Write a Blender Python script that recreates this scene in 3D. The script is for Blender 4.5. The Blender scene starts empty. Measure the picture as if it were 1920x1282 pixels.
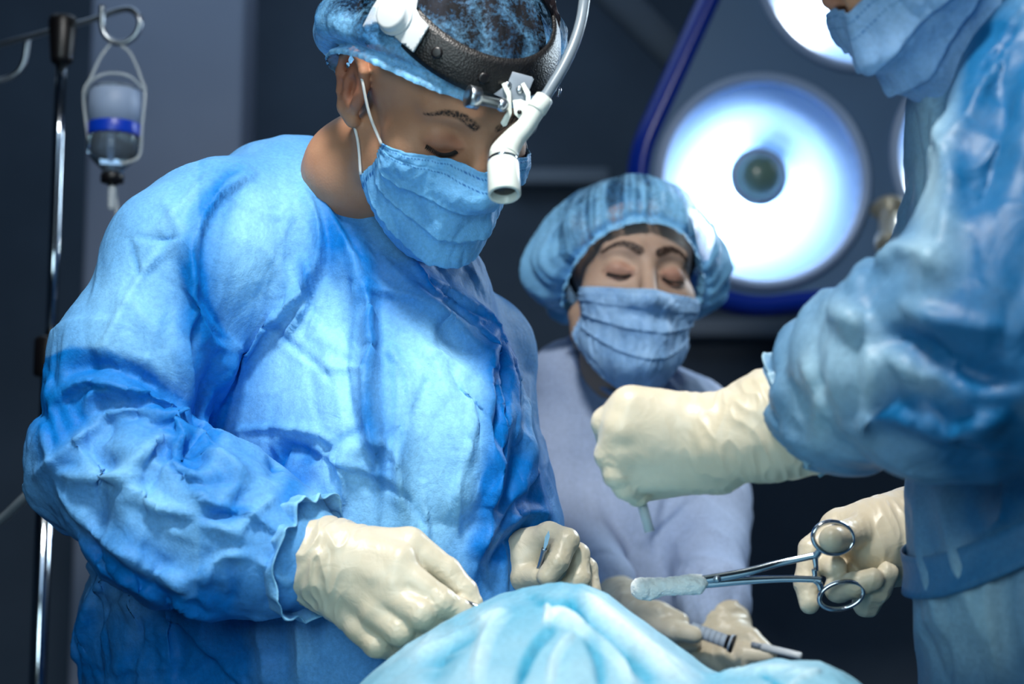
import bpy, bmesh, math, random, time
import numpy as np
from mathutils import Vector, Matrix, Euler
T0 = time.time()
S = bpy.context.scene
COL = S.collection
rng = np.random.RandomState(7)

# ------------------------------------------------------------------ camera
F = 3200.0                       # focal length in pixels of the 1920 wide frame
CZ, PITCH = 1.12, math.radians(8.0)
CAM = np.array([0.0, 0.0, CZ])
FWD = np.array([0, math.cos(PITCH), math.sin(PITCH)])
UPV = np.array([0, -math.sin(PITCH), math.cos(PITCH)])
RGT = np.array([1.0, 0, 0])
def P(px, py, d):
    """point of the room seen at pixel px,py at distance d along the view axis"""
    return CAM + d * (FWD + (px - 960) / F * RGT + (641 - py) / F * UPV)
def proj(v):
    q = v - CAM
    d = q @ FWD
    return np.stack([960 + F * (q @ RGT) / d, 641 - F * (q @ UPV) / d, d], -1)
cd = bpy.data.cameras.new('camera'); cam = bpy.data.objects.new('camera', cd); COL.objects.link(cam)
cam.location = CAM; cam.rotation_euler = (math.pi/2 + PITCH, 0, 0)
cd.sensor_width = 36; cd.lens = 36 * F / 1920; cd.clip_start = .05; cd.clip_end = 60
cd.dof.use_dof = True; cd.dof.focus_distance = 1.60; cd.dof.aperture_fstop = 3.6
S.camera = cam
# ------------------------------------------------------------------ world, lamps, exposure
S.view_settings.view_transform = 'Standard'; S.view_settings.look = 'None'
S.view_settings.gamma = 1; S.view_settings.exposure = 0.0; S.view_settings.use_curve_mapping = False
W = bpy.data.worlds.new('room_air'); S.world = W; W.use_nodes = True
W.node_tree.nodes['Background'].inputs[0].default_value = (.10, .28, .50, 1)
W.node_tree.nodes['Background'].inputs[1].default_value = .42
def area(name, loc, target, size, power, col, spread=180, shape='DISK'):
    l = bpy.data.lights.new(name, 'AREA'); l.shape = shape; l.size = size; l.energy = power; l.color = col
    l.spread = math.radians(spread)
    o = bpy.data.objects.new(name, l); COL.objects.link(o); o.location = loc
    o.rotation_euler = (Vector(target) - Vector(loc)).to_track_quat('-Z', 'Y').to_euler()
    return o
# the theatre's second ceiling lamp hangs at the upper left above the table; the fills are added, unseen sources
area('ceiling_lamp_over_table', (-.14, .74, 2.45), (.05, 1.6, 1.2), .22, 11.8, (1, .97, .92), 110)
area('camera_side_fill', (-.35, .05, 1.50), (-.05, 1.7, 1.2), .7, 4.6, (.72, .93, 1), 120)  # added low fill beside the camera, lifts the gown under the arm
area('ceiling_lamp_far_side', (1.25, 2.75, 2.2), (.45, 1.5, 1.2), .5, 10, (.72, .88, 1), 120)
area('ambient_fill_back', (-.6, 3.2, 3.15), (-.6, 3.2, 0), 1.6, 12, (.60, .78, 1), 180, 'SQUARE')  # added overhead fill, lifts the dark background
area('ambient_fill_front', (.2, -.6, 3.15), (.2, 1.6, 1.2), 1.6, 16, (.50, .74, 1), 180, 'SQUARE')  # added fill from behind the camera, lifts back wall and gown
try:
    S.cycles.use_denoising = True
    S.cycles.sample_clamp_indirect = 4
    S.cycles.max_bounces = 8; S.cycles.transparent_max_bounces = 12
    S.cycles.caustics_reflective = False; S.cycles.caustics_refractive = False
except Exception: pass

# ------------------------------------------------------------------ noise
_perm = rng.permutation(256); _perm = np.concatenate([_perm, _perm, _perm]).astype(np.int32)
_grad = rng.normal(size=(256, 3)); _grad /= np.linalg.norm(_grad, axis=1)[:, None]; _grad = _grad.astype(np.float32)
def noise(p):
    """3d gradient noise, about -1..1; p (n,3)"""
    p = np.asarray(p, np.float32); fl = np.floor(p); i = fl.astype(np.int32); f = p - fl; i &= 255
    w = f * f * f * (f * (f * 6 - 15) + 10)
    out = 0
    for dx in (0, 1):
        wx = w[:, 0] if dx else 1 - w[:, 0]
        for dy in (0, 1):
            wy = w[:, 1] if dy else 1 - w[:, 1]
            for dz in (0, 1):
                wz = w[:, 2] if dz else 1 - w[:, 2]
                h = _perm[_perm[_perm[(i[:, 0] + dx) & 255] + ((i[:, 1] + dy) & 255)] + ((i[:, 2] + dz) & 255)]
                g = _grad[h]
                out = out + wx * wy * wz * (g[:, 0] * (f[:, 0] - dx) + g[:, 1] * (f[:, 1] - dy) + g[:, 2] * (f[:, 2] - dz))
    return out.astype(float) * 1.6
def ridged(p):
    return 1 - 2 * np.abs(noise(p))
def sstep(a, b, x):
    t = np.clip((x - a) / (b - a), 0, 1); return t * t * (3 - 2 * t)

# ------------------------------------------------------------------ signed distance modelling
def sd_cone(X, a, b, r1, r2):
    a = np.asarray(a, float); b = np.asarray(b, float)
    ba = b - a; l2 = ba @ ba + 1e-12
    pa = X - a
    t = np.clip((pa @ ba) / l2, 0, 1)
    d = np.sqrt(np.maximum(((pa - t[..., None] * ba) ** 2).sum(-1), 1e-14))
    return d - (r1 + (r2 - r1) * t)
def sd_ell(X, c, r, R=None):
    q = X - np.asarray(c, float)
    if R is not None: q = q @ np.asarray(R)
    r = np.asarray(r, float)
    k0 = np.sqrt(((q / r) ** 2).sum(-1)) + 1e-9
    k1 = np.sqrt(((q / (r * r)) ** 2).sum(-1)) + 1e-9
    return k0 * (k0 - 1) / k1
def smin(a, b, k):
    if k <= 0: return np.minimum(a, b)
    h = np.clip(.5 + .5 * (b - a) / k, 0, 1)
    return b + (a - b) * h - k * h * (1 - h)
def smax(a, b, k): return -smin(-a, -b, k)
def grid_eval(lo, hi, vox, prims):
    lo = np.asarray(lo, float); hi = np.asarray(hi, float)
    n = np.ceil((hi - lo) / vox).astype(int) + 1
    ax = [lo[i] + vox * np.arange(n[i]) for i in range(3)]
    val = np.full(n, 1.0)
    first = True
    for pr in prims:
        kind = pr[0]; op = '+'
        if kind[0] in '-&': op = kind[0]; kind = kind[1:]
        k = pr[-1]
        # restrict the evaluation to the neighbourhood of the primitive
        pad = max(4 * vox, k * 1.2) + vox
        if kind == 'cone':
            a, b, r1, r2 = pr[1:5]; a = np.asarray(a); b = np.asarray(b)
            l = np.minimum(a - r1, b - r2) - pad; h = np.maximum(a + r1, b + r2) + pad
        elif kind == 'ell':
            c, r = pr[1:3]; m = max(r) if len(pr) > 4 else np.asarray(r)
            l = np.asarray(c) - m - pad; h = np.asarray(c) + m + pad
        else:
            l, h = lo, hi
        i0 = np.clip(np.floor((l - lo) / vox).astype(int), 0, n); i1 = np.clip(np.ceil((h - lo) / vox).astype(int) + 1, 0, n)
        if (i1 <= i0).any(): continue
        sl = tuple(slice(i0[i], i1[i]) for i in range(3))
        X = np.stack(np.meshgrid(*[ax[i][sl[i]] for i in range(3)], indexing='ij'), -1)
        if kind == 'cone': d = sd_cone(X, *pr[1:5])
        elif kind == 'ell': d = sd_ell(X, pr[1], pr[2], pr[3] if len(pr) > 4 else None)
        elif kind == 'plane': d = (X - np.asarray(pr[1])) @ np.asarray(pr[2])
        cur = val[sl]
        if op == '+': val[sl] = smin(cur, d, k)
        elif op == '-': val[sl] = smax(cur, -d, k)
        else: val[sl] = smax(cur, d, k)
    # always closed at the border
    for a_ in range(3):
        s0 = [slice(None)] * 3; s0[a_] = 0; s1 = [slice(None)] * 3; s1[a_] = -1
        val[tuple(s0)] = np.maximum(val[tuple(s0)], vox * .5); val[tuple(s1)] = np.maximum(val[tuple(s1)], vox * .5)
    return lo, val
def surface_nets(lo, val, vox):
    s = val < 0
    n = np.array(val.shape)
    cs = s[:-1, :-1, :-1].astype(np.int8)
    for dx, dy, dz in [(1,0,0),(0,1,0),(0,0,1),(1,1,0),(1,0,1),(0,1,1),(1,1,1)]:
        cs = cs + s[dx:n[0]-1+dx, dy:n[1]-1+dy, dz:n[2]-1+dz]
    act = (cs > 0) & (cs < 8)
    idx = np.full(act.shape, -1); ci = np.argwhere(act); idx[act] = np.arange(len(ci))
    acc = np.zeros((len(ci), 3)); cnt = np.zeros(len(ci))
    corners = [(a, b, c) for a in (0, 1) for b in (0, 1) for c in (0, 1)]
    for i, a in enumerate(corners):
        for b in corners[i+1:]:
            if sum(abs(np.array(a) - np.array(b))) != 1: continue
            va = val[ci[:, 0]+a[0], ci[:, 1]+a[1], ci[:, 2]+a[2]]; vb = val[ci[:, 0]+b[0], ci[:, 1]+b[1], ci[:, 2]+b[2]]
            m = (va < 0) != (vb < 0)
            t = np.where(m, va / np.where(m, va - vb, 1), 0)
            pt = np.array(a) + t[:, None] * (np.array(b) - np.array(a))
            acc[m] += pt[m]; cnt[m] += 1
    v = lo + (ci + acc / cnt[:, None]) * vox
    faces = []
    for ax_ in range(3):
        o = [0, 0, 0]; o[ax_] = 1
        A = s[:n[0]-o[0], :n[1]-o[1], :n[2]-o[2]]; B = s[o[0]:, o[1]:, o[2]:]
        e = np.argwhere(A != B)
        b, c = [(1, 2), (2, 0), (0, 1)][ax_]
        e = e[(e[:, b] > 0) & (e[:, c] > 0) & (e[:, b] < n[b]-1) & (e[:, c] < n[c]-1)]
        sgn = A[e[:, 0], e[:, 1], e[:, 2]]
        q = []
        for db, dc in ((1, 1), (0, 1), (0, 0), (1, 0)):
            f = e.copy(); f[:, b] -= db; f[:, c] -= dc
            q.append(idx[f[:, 0], f[:, 1], f[:, 2]])
        q = np.stack(q, 1)
        q[~sgn] = q[~sgn][:, ::-1]
        faces.append(q)
    faces = np.concatenate(faces); faces = faces[(faces >= 0).all(1)]
    return v, faces
def bounds(prims, vox):
    l = np.full(3, 9e9); h = -l
    for pr in prims:
        if pr[0] == 'cone':
            for c, r in ((pr[1], pr[3]), (pr[2], pr[4])):
                l = np.minimum(l, np.asarray(c) - r); h = np.maximum(h, np.asarray(c) + r)
        elif pr[0] == 'ell':
            m = max(pr[2]) if len(pr) > 4 else np.asarray(pr[2])
            l = np.minimum(l, np.asarray(pr[1]) - m); h = np.maximum(h, np.asarray(pr[1]) + m)
    return l - 3*vox, h + 3*vox
def np_mesh(name, v, faces, smooth=True):
    me = bpy.data.meshes.new(name)
    v = np.asarray(v, np.float32); faces = np.asarray(faces, np.int32)
    k = faces.shape[1]
    me.vertices.add(len(v)); me.vertices.foreach_set('co', v.ravel())
    me.loops.add(faces.size); me.loops.foreach_set('vertex_index', faces.ravel())
    me.polygons.add(len(faces)); me.polygons.foreach_set('loop_start', np.arange(0, faces.size, k, dtype=np.int32))
    me.update(calc_edges=True); me.validate()
    if smooth: me.polygons.foreach_set('use_smooth', np.ones(len(me.polygons), bool))
    return me
def coords(me):
    a = np.empty(len(me.vertices) * 3, np.float32); me.vertices.foreach_get('co', a); return a.reshape(-1, 3).astype(float)
def normals(me):
    a = np.empty(len(me.vertices) * 3, np.float32); me.vertices.foreach_get('normal', a); return a.reshape(-1, 3).astype(float)
def set_coords(me, v):
    me.vertices.foreach_set('co', np.asarray(v, np.float32).ravel()); me.update()
def relax(v, faces, it=2, lam=.5):
    e = np.concatenate([faces[:, [i, (i+1) % 4]] for i in range(4)]); e = np.concatenate([e, e[:, ::-1]])
    deg = np.bincount(e[:, 0], minlength=len(v)).astype(float)
    for _ in range(it):
        m = np.stack([np.bincount(e[:, 0], v[e[:, 1], i], minlength=len(v)) for i in range(3)], 1) / deg[:, None]
        v = v + lam * (m - v)
    return v
def subdiv(me, lv=1):
    o = bpy.data.objects.new('tmp', me); COL.objects.link(o)
    m = o.modifiers.new('s', 'SUBSURF'); m.levels = lv; m.render_levels = lv
    dg = bpy.context.evaluated_depsgraph_get(); dg.update()
    r = bpy.data.meshes.new_from_object(o.evaluated_get(dg))
    bpy.data.objects.remove(o); return r
def sdf_mesh(name, prims, vox, sub=1, rel=2, box=None):
    lo, hi = box if box else bounds(prims, vox)
    lo, val = grid_eval(lo, hi, vox, prims)
    v, f = surface_nets(lo, val, vox)
    v = relax(v, f, rel)
    me = np_mesh(name, v, f)
    if sub: me = subdiv(me, sub); me.polygons.foreach_set('use_smooth', np.ones(len(me.polygons), bool))
    me.name = name
    return me
def soften(me, it=1, lam=.4):
    f = np.empty(len(me.loops), np.int32); me.loops.foreach_get('vertex_index', f)
    if len(f) == 4*len(me.polygons): set_coords(me, relax(coords(me), f.reshape(-1, 4), it, lam))
def set_attr(me, name, arr):
    a = me.attributes.new(name, 'FLOAT', 'POINT'); a.data.foreach_set('value', np.asarray(arr, np.float32))

# ------------------------------------------------------------------ objects
def thing(name, label, cat, loc=(0, 0, 0), group=None):
    o = bpy.data.objects.new(name, None); COL.objects.link(o); o.location = loc
    o.empty_display_size = .05
    o['label'] = label; o['category'] = cat
    if group: o['group'] = group
    bpy.context.view_layer.update()
    return o
def link(name, me, mat, parent=None, label=None):
    o = bpy.data.objects.new(name, me); COL.objects.link(o); me.name = name
    if mat and not me.materials: me.materials.append(mat)
    if parent:
        o.parent = parent
        o.matrix_parent_inverse = Matrix.Translation(parent.location).inverted() if parent.type == 'EMPTY' else Matrix.Identity(4)
    if label: o['label'] = label
    return o
def tag(o, label, cat, group=None, kind=None):
    o['label'] = label; o['category'] = cat
    if group: o['group'] = group
    if kind: o['kind'] = kind
    return o
def struct(o): o['kind'] = 'structure'; return o
def grid_mesh(name, V, closed_u=False, closed_v=False):
    """V (nu,nv,3)"""
    nu, nv = V.shape[:2]; I = np.arange(nu * nv).reshape(nu, nv)
    if closed_u: I = np.concatenate([I, I[:1]], 0)
    if closed_v: I = np.concatenate([I, I[:, :1]], 1)
    f = np.stack([I[:-1, :-1], I[1:, :-1], I[1:, 1:], I[:-1, 1:]], -1).reshape(-1, 4)
    return np_mesh(name, V.reshape(-1, 3), f)
def merge(name, *meshes):
    bm = bmesh.new()
    for m in meshes: bm.from_mesh(m)
    me = bpy.data.meshes.new(name); bm.to_mesh(me); bm.free()
    me.polygons.foreach_set('use_smooth', np.ones(len(me.polygons), bool))
    return me
def spline(pts, n):
    pts = np.asarray(pts, float); m = len(pts)
    if m == 2: return pts[0] + np.linspace(0, 1, n)[:, None] * (pts[1] - pts[0])
    q = np.concatenate([[2*pts[0]-pts[1]], pts, [2*pts[-1]-pts[-2]]])
    out = []
    for t in np.linspace(0, m-1 - 1e-9, n):
        i = int(t); u = t - i; p0, p1, p2, p3 = q[i:i+4]
        out.append(.5*((2*p1)+(-p0+p2)*u+(2*p0-5*p1+4*p2-p3)*u*u+(-p0+3*p1-3*p2+p3)*u**3))
    return np.array(out)
def tube(name, pts, r, n=24, seg=12, flat=None, cap=True):
    """swept tube; r number or list; flat=(ratio, normal) squeezes the section along normal"""
    c = spline(pts, n); t = np.gradient(c, axis=0); t /= np.linalg.norm(t, axis=1)[:, None]
    rr = np.interp(np.linspace(0, 1, n), np.linspace(0, 1, len(np.atleast_1d(r))), np.atleast_1d(r)) if np.ndim(r) else np.full(n, r)
    up = np.array(flat[1], float) if flat else np.array([.13, .31, .94])
    a = np.cross(t, up); bad = np.linalg.norm(a, axis=1) < 1e-3; a[bad] = np.cross(t[bad], [1, 0, 0])
    a /= np.linalg.norm(a, axis=1)[:, None]; b = np.cross(a, t)
    th = np.linspace(0, 2*math.pi, seg, endpoint=False)
    k = flat[0] if flat else 1
    V = c[:, None] + rr[:, None, None] * (np.cos(th)[None, :, None] * a[:, None] + k * np.sin(th)[None, :, None] * b[:, None])
    me = grid_mesh(name, V, closed_v=True)
    if cap:
        bm = bmesh.new(); bm.from_mesh(me); bm.verts.ensure_lookup_table()
        bm.faces.new([bm.verts[i] for i in range(seg)]); bm.faces.new([bm.verts[len(bm.verts)-1-i] for i in range(seg)])
        bmesh.ops.recalc_face_normals(bm, faces=bm.faces); bm.to_mesh(me); bm.free()
    return me
def lathe(name, prof, a, b, seg=40):
    """revolve (t along a->b in metres, radius) around the axis a->b"""
    a = np.asarray(a, float); b = np.asarray(b, float); w = (b-a)/np.linalg.norm(b-a)
    u = np.cross(w, [0.3, .2, .9]); u /= np.linalg.norm(u); v = np.cross(w, u)
    th = np.linspace(0, 2*math.pi, seg, endpoint=False)
    pr = np.array(prof, float)
    V = a + pr[:, 0][:, None, None]*w + pr[:, 1][:, None, None]*(np.cos(th)[None, :, None]*u + np.sin(th)[None, :, None]*v)
    me = grid_mesh(name, V, closed_v=True)
    bm = bmesh.new(); bm.from_mesh(me)
    bmesh.ops.remove_doubles(bm, verts=bm.verts, dist=1e-6); bmesh.ops.recalc_face_normals(bm, faces=bm.faces)
    bm.to_mesh(me); bm.free(); return me
def flat_normals(me, ang=35):
    try: me.set_sharp_from_angle(angle=math.radians(ang))
    except Exception: pass
    return me
def box(name, c, s, R=None, bev=.0):
    bm = bmesh.new(); bmesh.ops.create_cube(bm, size=1)
    bmesh.ops.scale(bm, vec=s, verts=bm.verts)
    if bev: bmesh.ops.bevel(bm, geom=bm.edges[:], offset=bev, segments=3, profile=.5, affect='EDGES')
    M = Matrix.Translation(Vector(c)) @ (Matrix(np.asarray(R)).to_4x4() if R is not None else Matrix.Identity(4))
    bmesh.ops.transform(bm, matrix=M, verts=bm.verts)
    me = bpy.data.meshes.new(name); bm.to_mesh(me); bm.free()
    me.polygons.foreach_set('use_smooth', np.ones(len(me.polygons), bool)); flat_normals(me, 40)
    return me
def plate(name, outline, thick, to3d, bev=.0006):
    """extruded polygon; outline 2d list, to3d(x,y,z)->world"""
    bm = bmesh.new(); n = len(outline)
    v0 = [bm.verts.new(to3d(x, y, 0)) for x, y in outline]; v1 = [bm.verts.new(to3d(x, y, thick)) for x, y in outline]
    bm.faces.new(v0[::-1]); bm.faces.new(v1)
    for i in range(n): bm.faces.new([v0[i], v0[(i+1) % n], v1[(i+1) % n], v1[i]])
    bmesh.ops.recalc_face_normals(bm, faces=bm.faces)
    if bev:
        es = [e for e in bm.edges if e.calc_face_angle(0) > .6]
        bmesh.ops.bevel(bm, geom=es, offset=bev, segments=2, profile=.5, affect='EDGES')
    bmesh.ops.triangulate(bm, faces=[f for f in bm.faces if len(f.verts) > 4])
    me = bpy.data.meshes.new(name); bm.to_mesh(me); bm.free()
    me.polygons.foreach_set('use_smooth', np.ones(len(me.polygons), bool)); flat_normals(me, 30)
    return me
def solid(o, th, off=1):
    m = o.modifiers.new('thickness', 'SOLIDIFY'); m.thickness = th; m.offset = off; return o

# ------------------------------------------------------------------ materials
def srgb(r, g, b):
    f = lambda c: (c/255/12.92 if c/255 <= .04045 else ((c/255+.055)/1.055)**2.4)
    return (f(r), f(g), f(b), 1)
def mat(name, col, rough=.5, metal=0, spec=.5, **kw):
    m = bpy.data.materials.new(name); m.use_nodes = True
    b = m.node_tree.nodes['Principled BSDF']
    b.inputs['Base Color'].default_value = col; b.inputs['Roughness'].default_value = rough
    b.inputs['Metallic'].default_value = metal; b.inputs['Specular IOR Level'].default_value = spec
    for k, v in kw.items(): b.inputs[k.replace('_', ' ')].default_value = v
    return m
def nd(m, t, **kw):
    n = m.node_tree.nodes.new(t)
    for k, v in kw.items():
        if k.startswith('i_'): n.inputs[k[2:].replace('_', ' ')].default_value = v
        else: setattr(n, k, v)
    return n
def lk(m, a, b): m.node_tree.links.new(a, b)
def bsdf(m): return m.node_tree.nodes['Principled BSDF']
def add_bump(m, fn_out, strength, dist, prev=None):
    b = nd(m, 'ShaderNodeBump', i_Strength=strength, i_Distance=dist)
    lk(m, fn_out, b.inputs['Height'])
    if prev: lk(m, prev, b.inputs['Normal'])
    return b.outputs['Normal']
def noise_var(m, c1, c2, scale, detail=3, lo=.35, hi=.65, target='Base Color', rough=.5):
    tc = nd(m, 'ShaderNodeTexCoord'); n = nd(m, 'ShaderNodeTexNoise', i_Scale=scale, i_Detail=detail, i_Roughness=rough)
    lk(m, tc.outputs['Object'], n.inputs['Vector'])
    r = nd(m, 'ShaderNodeValToRGB'); r.color_ramp.elements[0].position = lo; r.color_ramp.elements[1].position = hi
    r.color_ramp.elements[0].color = c1; r.color_ramp.elements[1].color = c2
    lk(m, n.outputs['Fac'], r.inputs['Fac']); lk(m, r.outputs['Color'], bsdf(m).inputs[target]); return tc, n, r
def cloth_mat(name, deep, pale, rough=.55, crease=.5, weave=.25, trans=0, spec=.35, alpha=1, patch=None, scale=1):
    """nonwoven fabric: deep where layers lie double, pale where one layer lies on light clothing (attribute 'pale')"""
    m = mat(name, pale, rough, spec=spec)
    nt = m.node_tree; b = bsdf(m); tc = nd(m, 'ShaderNodeTexCoord')
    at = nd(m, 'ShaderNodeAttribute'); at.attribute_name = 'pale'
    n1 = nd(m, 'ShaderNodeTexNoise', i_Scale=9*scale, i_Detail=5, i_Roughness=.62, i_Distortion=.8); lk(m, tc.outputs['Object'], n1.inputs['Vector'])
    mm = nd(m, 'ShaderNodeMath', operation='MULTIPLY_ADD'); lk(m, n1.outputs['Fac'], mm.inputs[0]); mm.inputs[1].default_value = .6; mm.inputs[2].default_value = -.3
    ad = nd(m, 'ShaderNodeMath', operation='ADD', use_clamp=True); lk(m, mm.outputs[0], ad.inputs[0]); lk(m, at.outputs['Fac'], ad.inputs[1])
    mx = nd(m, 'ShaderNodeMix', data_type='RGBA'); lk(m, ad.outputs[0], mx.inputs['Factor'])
    mx.inputs['A'].default_value = deep; mx.inputs['B'].default_value = pale
    # fibres
    n2 = nd(m, 'ShaderNodeTexNoise', i_Scale=260, i_Detail=3, i_Roughness=.7); lk(m, tc.outputs['Object'], n2.inputs['Vector'])
    hs = nd(m, 'ShaderNodeHueSaturation'); lk(m, mx.outputs['Result'], hs.inputs['Color'])
    mr = nd(m, 'ShaderNodeMapRange'); mr.inputs[1].default_value = .3; mr.inputs[2].default_value = .7; mr.inputs[3].default_value = .86; mr.inputs[4].default_value = 1.14
    lk(m, n2.outputs['Fac'], mr.inputs[0]); lk(m, mr.outputs[0], hs.inputs['Value']); lk(m, hs.outputs['Color'], b.inputs['Base Color'])
    # crumple creases (voronoi edges) + weave
    vo = nd(m, 'ShaderNodeTexVoronoi', feature='DISTANCE_TO_EDGE', i_Scale=22*scale)
    ds = nd(m, 'ShaderNodeTexNoise', i_Scale=14*scale, i_Detail=3); lk(m, tc.outputs['Object'], ds.inputs['Vector'])
    mv = nd(m, 'ShaderNodeMix', data_type='RGBA', i_Factor=.06); lk(m, tc.outputs['Object'], mv.inputs['A']); lk(m, ds.outputs['Color'], mv.inputs['B'])
    lk(m, mv.outputs['Result'], vo.inputs['Vector'])
    pw = nd(m, 'ShaderNodeMath', operation='POWER'); lk(m, vo.outputs['Distance'], pw.inputs[0]); pw.inputs[1].default_value = .6
    nr = add_bump(m, pw.outputs[0], crease*.25, .004/scale)
    n3 = nd(m, 'ShaderNodeTexNoise', i_Scale=38*scale, i_Detail=4, i_Distortion=1.2); lk(m, tc.outputs['Object'], n3.inputs['Vector'])
    nr = add_bump(m, n3.outputs['Fac'], crease*.8, .004/scale, nr)
    if weave:
        vw = nd(m, 'ShaderNodeTexVoronoi', i_Scale=600); lk(m, tc.outputs['Object'], vw.inputs['Vector'])
        nr = add_bump(m, vw.outputs['Distance'], weave, .0006, nr)
    lk(m, nr, b.inputs['Normal'])
    if alpha == 'attr':
        ao = nd(m, 'ShaderNodeAttribute'); ao.attribute_name = 'opac'
        am = nd(m, 'ShaderNodeMath', operation='ADD', use_clamp=True); lk(m, ao.outputs['Fac'], am.inputs[0])
        a2 = nd(m, 'ShaderNodeMapRange'); a2.inputs[1].default_value = .35; a2.inputs[2].default_value = .65; a2.inputs[3].default_value = -.16; a2.inputs[4].default_value = .16
        lk(m, n2.outputs['Fac'], a2.inputs[0]); lk(m, a2.outputs[0], am.inputs[1]); lk(m, am.outputs[0], b.inputs['Alpha'])
    elif alpha < 1:
        b.inputs['Alpha'].default_value = alpha
    return m
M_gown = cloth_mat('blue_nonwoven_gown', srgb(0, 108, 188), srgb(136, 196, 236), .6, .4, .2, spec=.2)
M_gown_b = cloth_mat('pale_nonwoven_gown', srgb(8, 88, 136), srgb(146, 178, 194), .48, .4, .1, spec=.35, scale=.6)
M_coat = cloth_mat('grey_blue_coat', srgb(120, 142, 178), srgb(172, 186, 212), .75, .15, .1, scale=.5)
M_drape = cloth_mat('teal_drape', srgb(48, 146, 178), srgb(200, 222, 228), .6, .25, .2, scale=.6)
M_mask = cloth_mat('blue_mask', srgb(20, 95, 165), srgb(118, 186, 234), .6, .08, .3)
M_mask_n = cloth_mat('pale_mask', srgb(60, 115, 170), srgb(138, 176, 214), .65, .08, .1)
M_cap = cloth_mat('sheer_blue_cap', srgb(22, 120, 190), srgb(120, 180, 222), .5, .5, .2, alpha='attr')
M_band = cloth_mat('pale_cap_band', srgb(100, 170, 215), srgb(160, 205, 232), .5, .2, .2, alpha=.85)
def skin_mat(name, c1, c2):
    m = mat(name, c1, .55, spec=.3); tc, n, r = noise_var(m, c1, c2, 22, 5)
    b = bsdf(m); b.inputs['Subsurface Weight'].default_value = .15; b.inputs['Subsurface Radius'].default_value = (.012, .005, .003); b.inputs['Subsurface Scale'].default_value = .6
    v = nd(m, 'ShaderNodeTexVoronoi', i_Scale=420); lk(m, tc.outputs['Object'], v.inputs['Vector'])
    nr = add_bump(m, v.outputs['Distance'], .18, .0006); lk(m, nr, b.inputs['Normal'])
    # brow / stubble colour rides on the attribute 'brow', redness on 'red'
    at = nd(m, 'ShaderNodeAttribute'); at.attribute_name = 'brow'
    nb = nd(m, 'ShaderNodeTexNoise', i_Scale=330, i_Detail=2); lk(m, tc.outputs['Object'], nb.inputs['Vector'])
    mu = nd(m, 'ShaderNodeMath', operation='MULTIPLY'); lk(m, at.outputs['Fac'], mu.inputs[0]); 
    mr = nd(m, 'ShaderNodeMapRange'); mr.inputs[1].default_value = .35; mr.inputs[2].default_value = .6; mr.inputs[3].default_value = .45; mr.inputs[4].default_value = 1.15
    lk(m, nb.outputs['Fac'], mr.inputs[0]); lk(m, mr.outputs[0], mu.inputs[1]); mu.use_clamp = True
    mx = nd(m, 'ShaderNodeMix', data_type='RGBA'); lk(m, mu.outputs[0], mx.inputs['Factor']); lk(m, r.outputs['Color'], mx.inputs['A']); mx.inputs['B'].default_value = srgb(48, 34, 28)
    a2 = nd(m, 'ShaderNodeAttribute'); a2.attribute_name = 'red'
    m2 = nd(m, 'ShaderNodeMix', data_type='RGBA'); lk(m, a2.outputs['Fac'], m2.inputs['Factor']); lk(m, mx.outputs['Result'], m2.inputs['A']); m2.inputs['B'].default_value = srgb(150, 76, 58)
    lk(m, m2.outputs['Result'], b.inputs['Base Color'])
    return m
M_skin = skin_mat('tan_skin', srgb(172, 124, 96), srgb(190, 142, 112))
M_skin_n = skin_mat('fair_skin', srgb(160, 134, 118), srgb(176, 150, 132))
M_lash = mat('dark_lash', srgb(24, 17, 14), .6)
M_hair = mat('dark_hair', srgb(20, 18, 20), .85, spec=.2)
tc, n, r = noise_var(M_hair, srgb(10, 11, 14), srgb(34, 36, 44), 60, 4)
nv = nd(M_hair, 'ShaderNodeTexNoise', i_Scale=90, i_Detail=3); mp = nd(M_hair, 'ShaderNodeMapping'); mp.inputs['Scale'].default_value = (1, 1, .12)
lk(M_hair, tc.outputs['Object'], mp.inputs['Vector']); lk(M_hair, mp.outputs[0], nv.inputs['Vector']); lk(M_hair, mp.outputs[0], n.inputs['Vector'])
lk(M_hair, add_bump(M_hair, nv.outputs['Fac'], .9, .004), bsdf(M_hair).inputs['Normal'])
def glove_mat(name, c1, c2):
    m = mat(name, c1, .38, spec=.45); tc, n, r = noise_var(m, c1, c2, 14, 4)
    b = bsdf(m); b.inputs['Subsurface Weight'].default_value = .12; b.inputs['Subsurface Radius'].default_value = (.01, .009, .006); b.inputs['Subsurface Scale'].default_value = .5
    w = nd(m, 'ShaderNodeTexNoise', i_Scale=55, i_Detail=4, i_Distortion=1.5); lk(m, tc.outputs['Object'], w.inputs['Vector'])
    nr = add_bump(m, w.outputs['Fac'], .35, .0022)
    w2 = nd(m, 'ShaderNodeTexNoise', i_Scale=700, i_Detail=2); lk(m, tc.outputs['Object'], w2.inputs['Vector'])
    nr = add_bump(m, w2.outputs['Fac'], .15, .0004, nr); lk(m, nr, b.inputs['Normal']); return m
M_glove = glove_mat('latex_glove', srgb(192, 181, 157), srgb(212, 202, 180))
M_steel = mat('polished_steel', srgb(190, 200, 210), .12, 1)
M_steel_soft = mat('brushed_steel', srgb(176, 184, 192), .3, 1)
M_dark_metal = mat('dark_enamelled_metal', srgb(46, 40, 44), .35, .6)
M_black = mat('black_plastic', srgb(14, 12, 15), .4)
M_white = mat('white_plastic', srgb(196, 202, 205), .35)
M_ivory = mat('ivory_lamp_plastic', srgb(205, 212, 205), .32)
M_grey = mat('grey_plastic', srgb(120, 130, 142), .35)
M_cable = mat('grey_cable', srgb(110, 122, 132), .3)
M_leather = mat('black_leather', srgb(16, 15, 16), .45)
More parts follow.
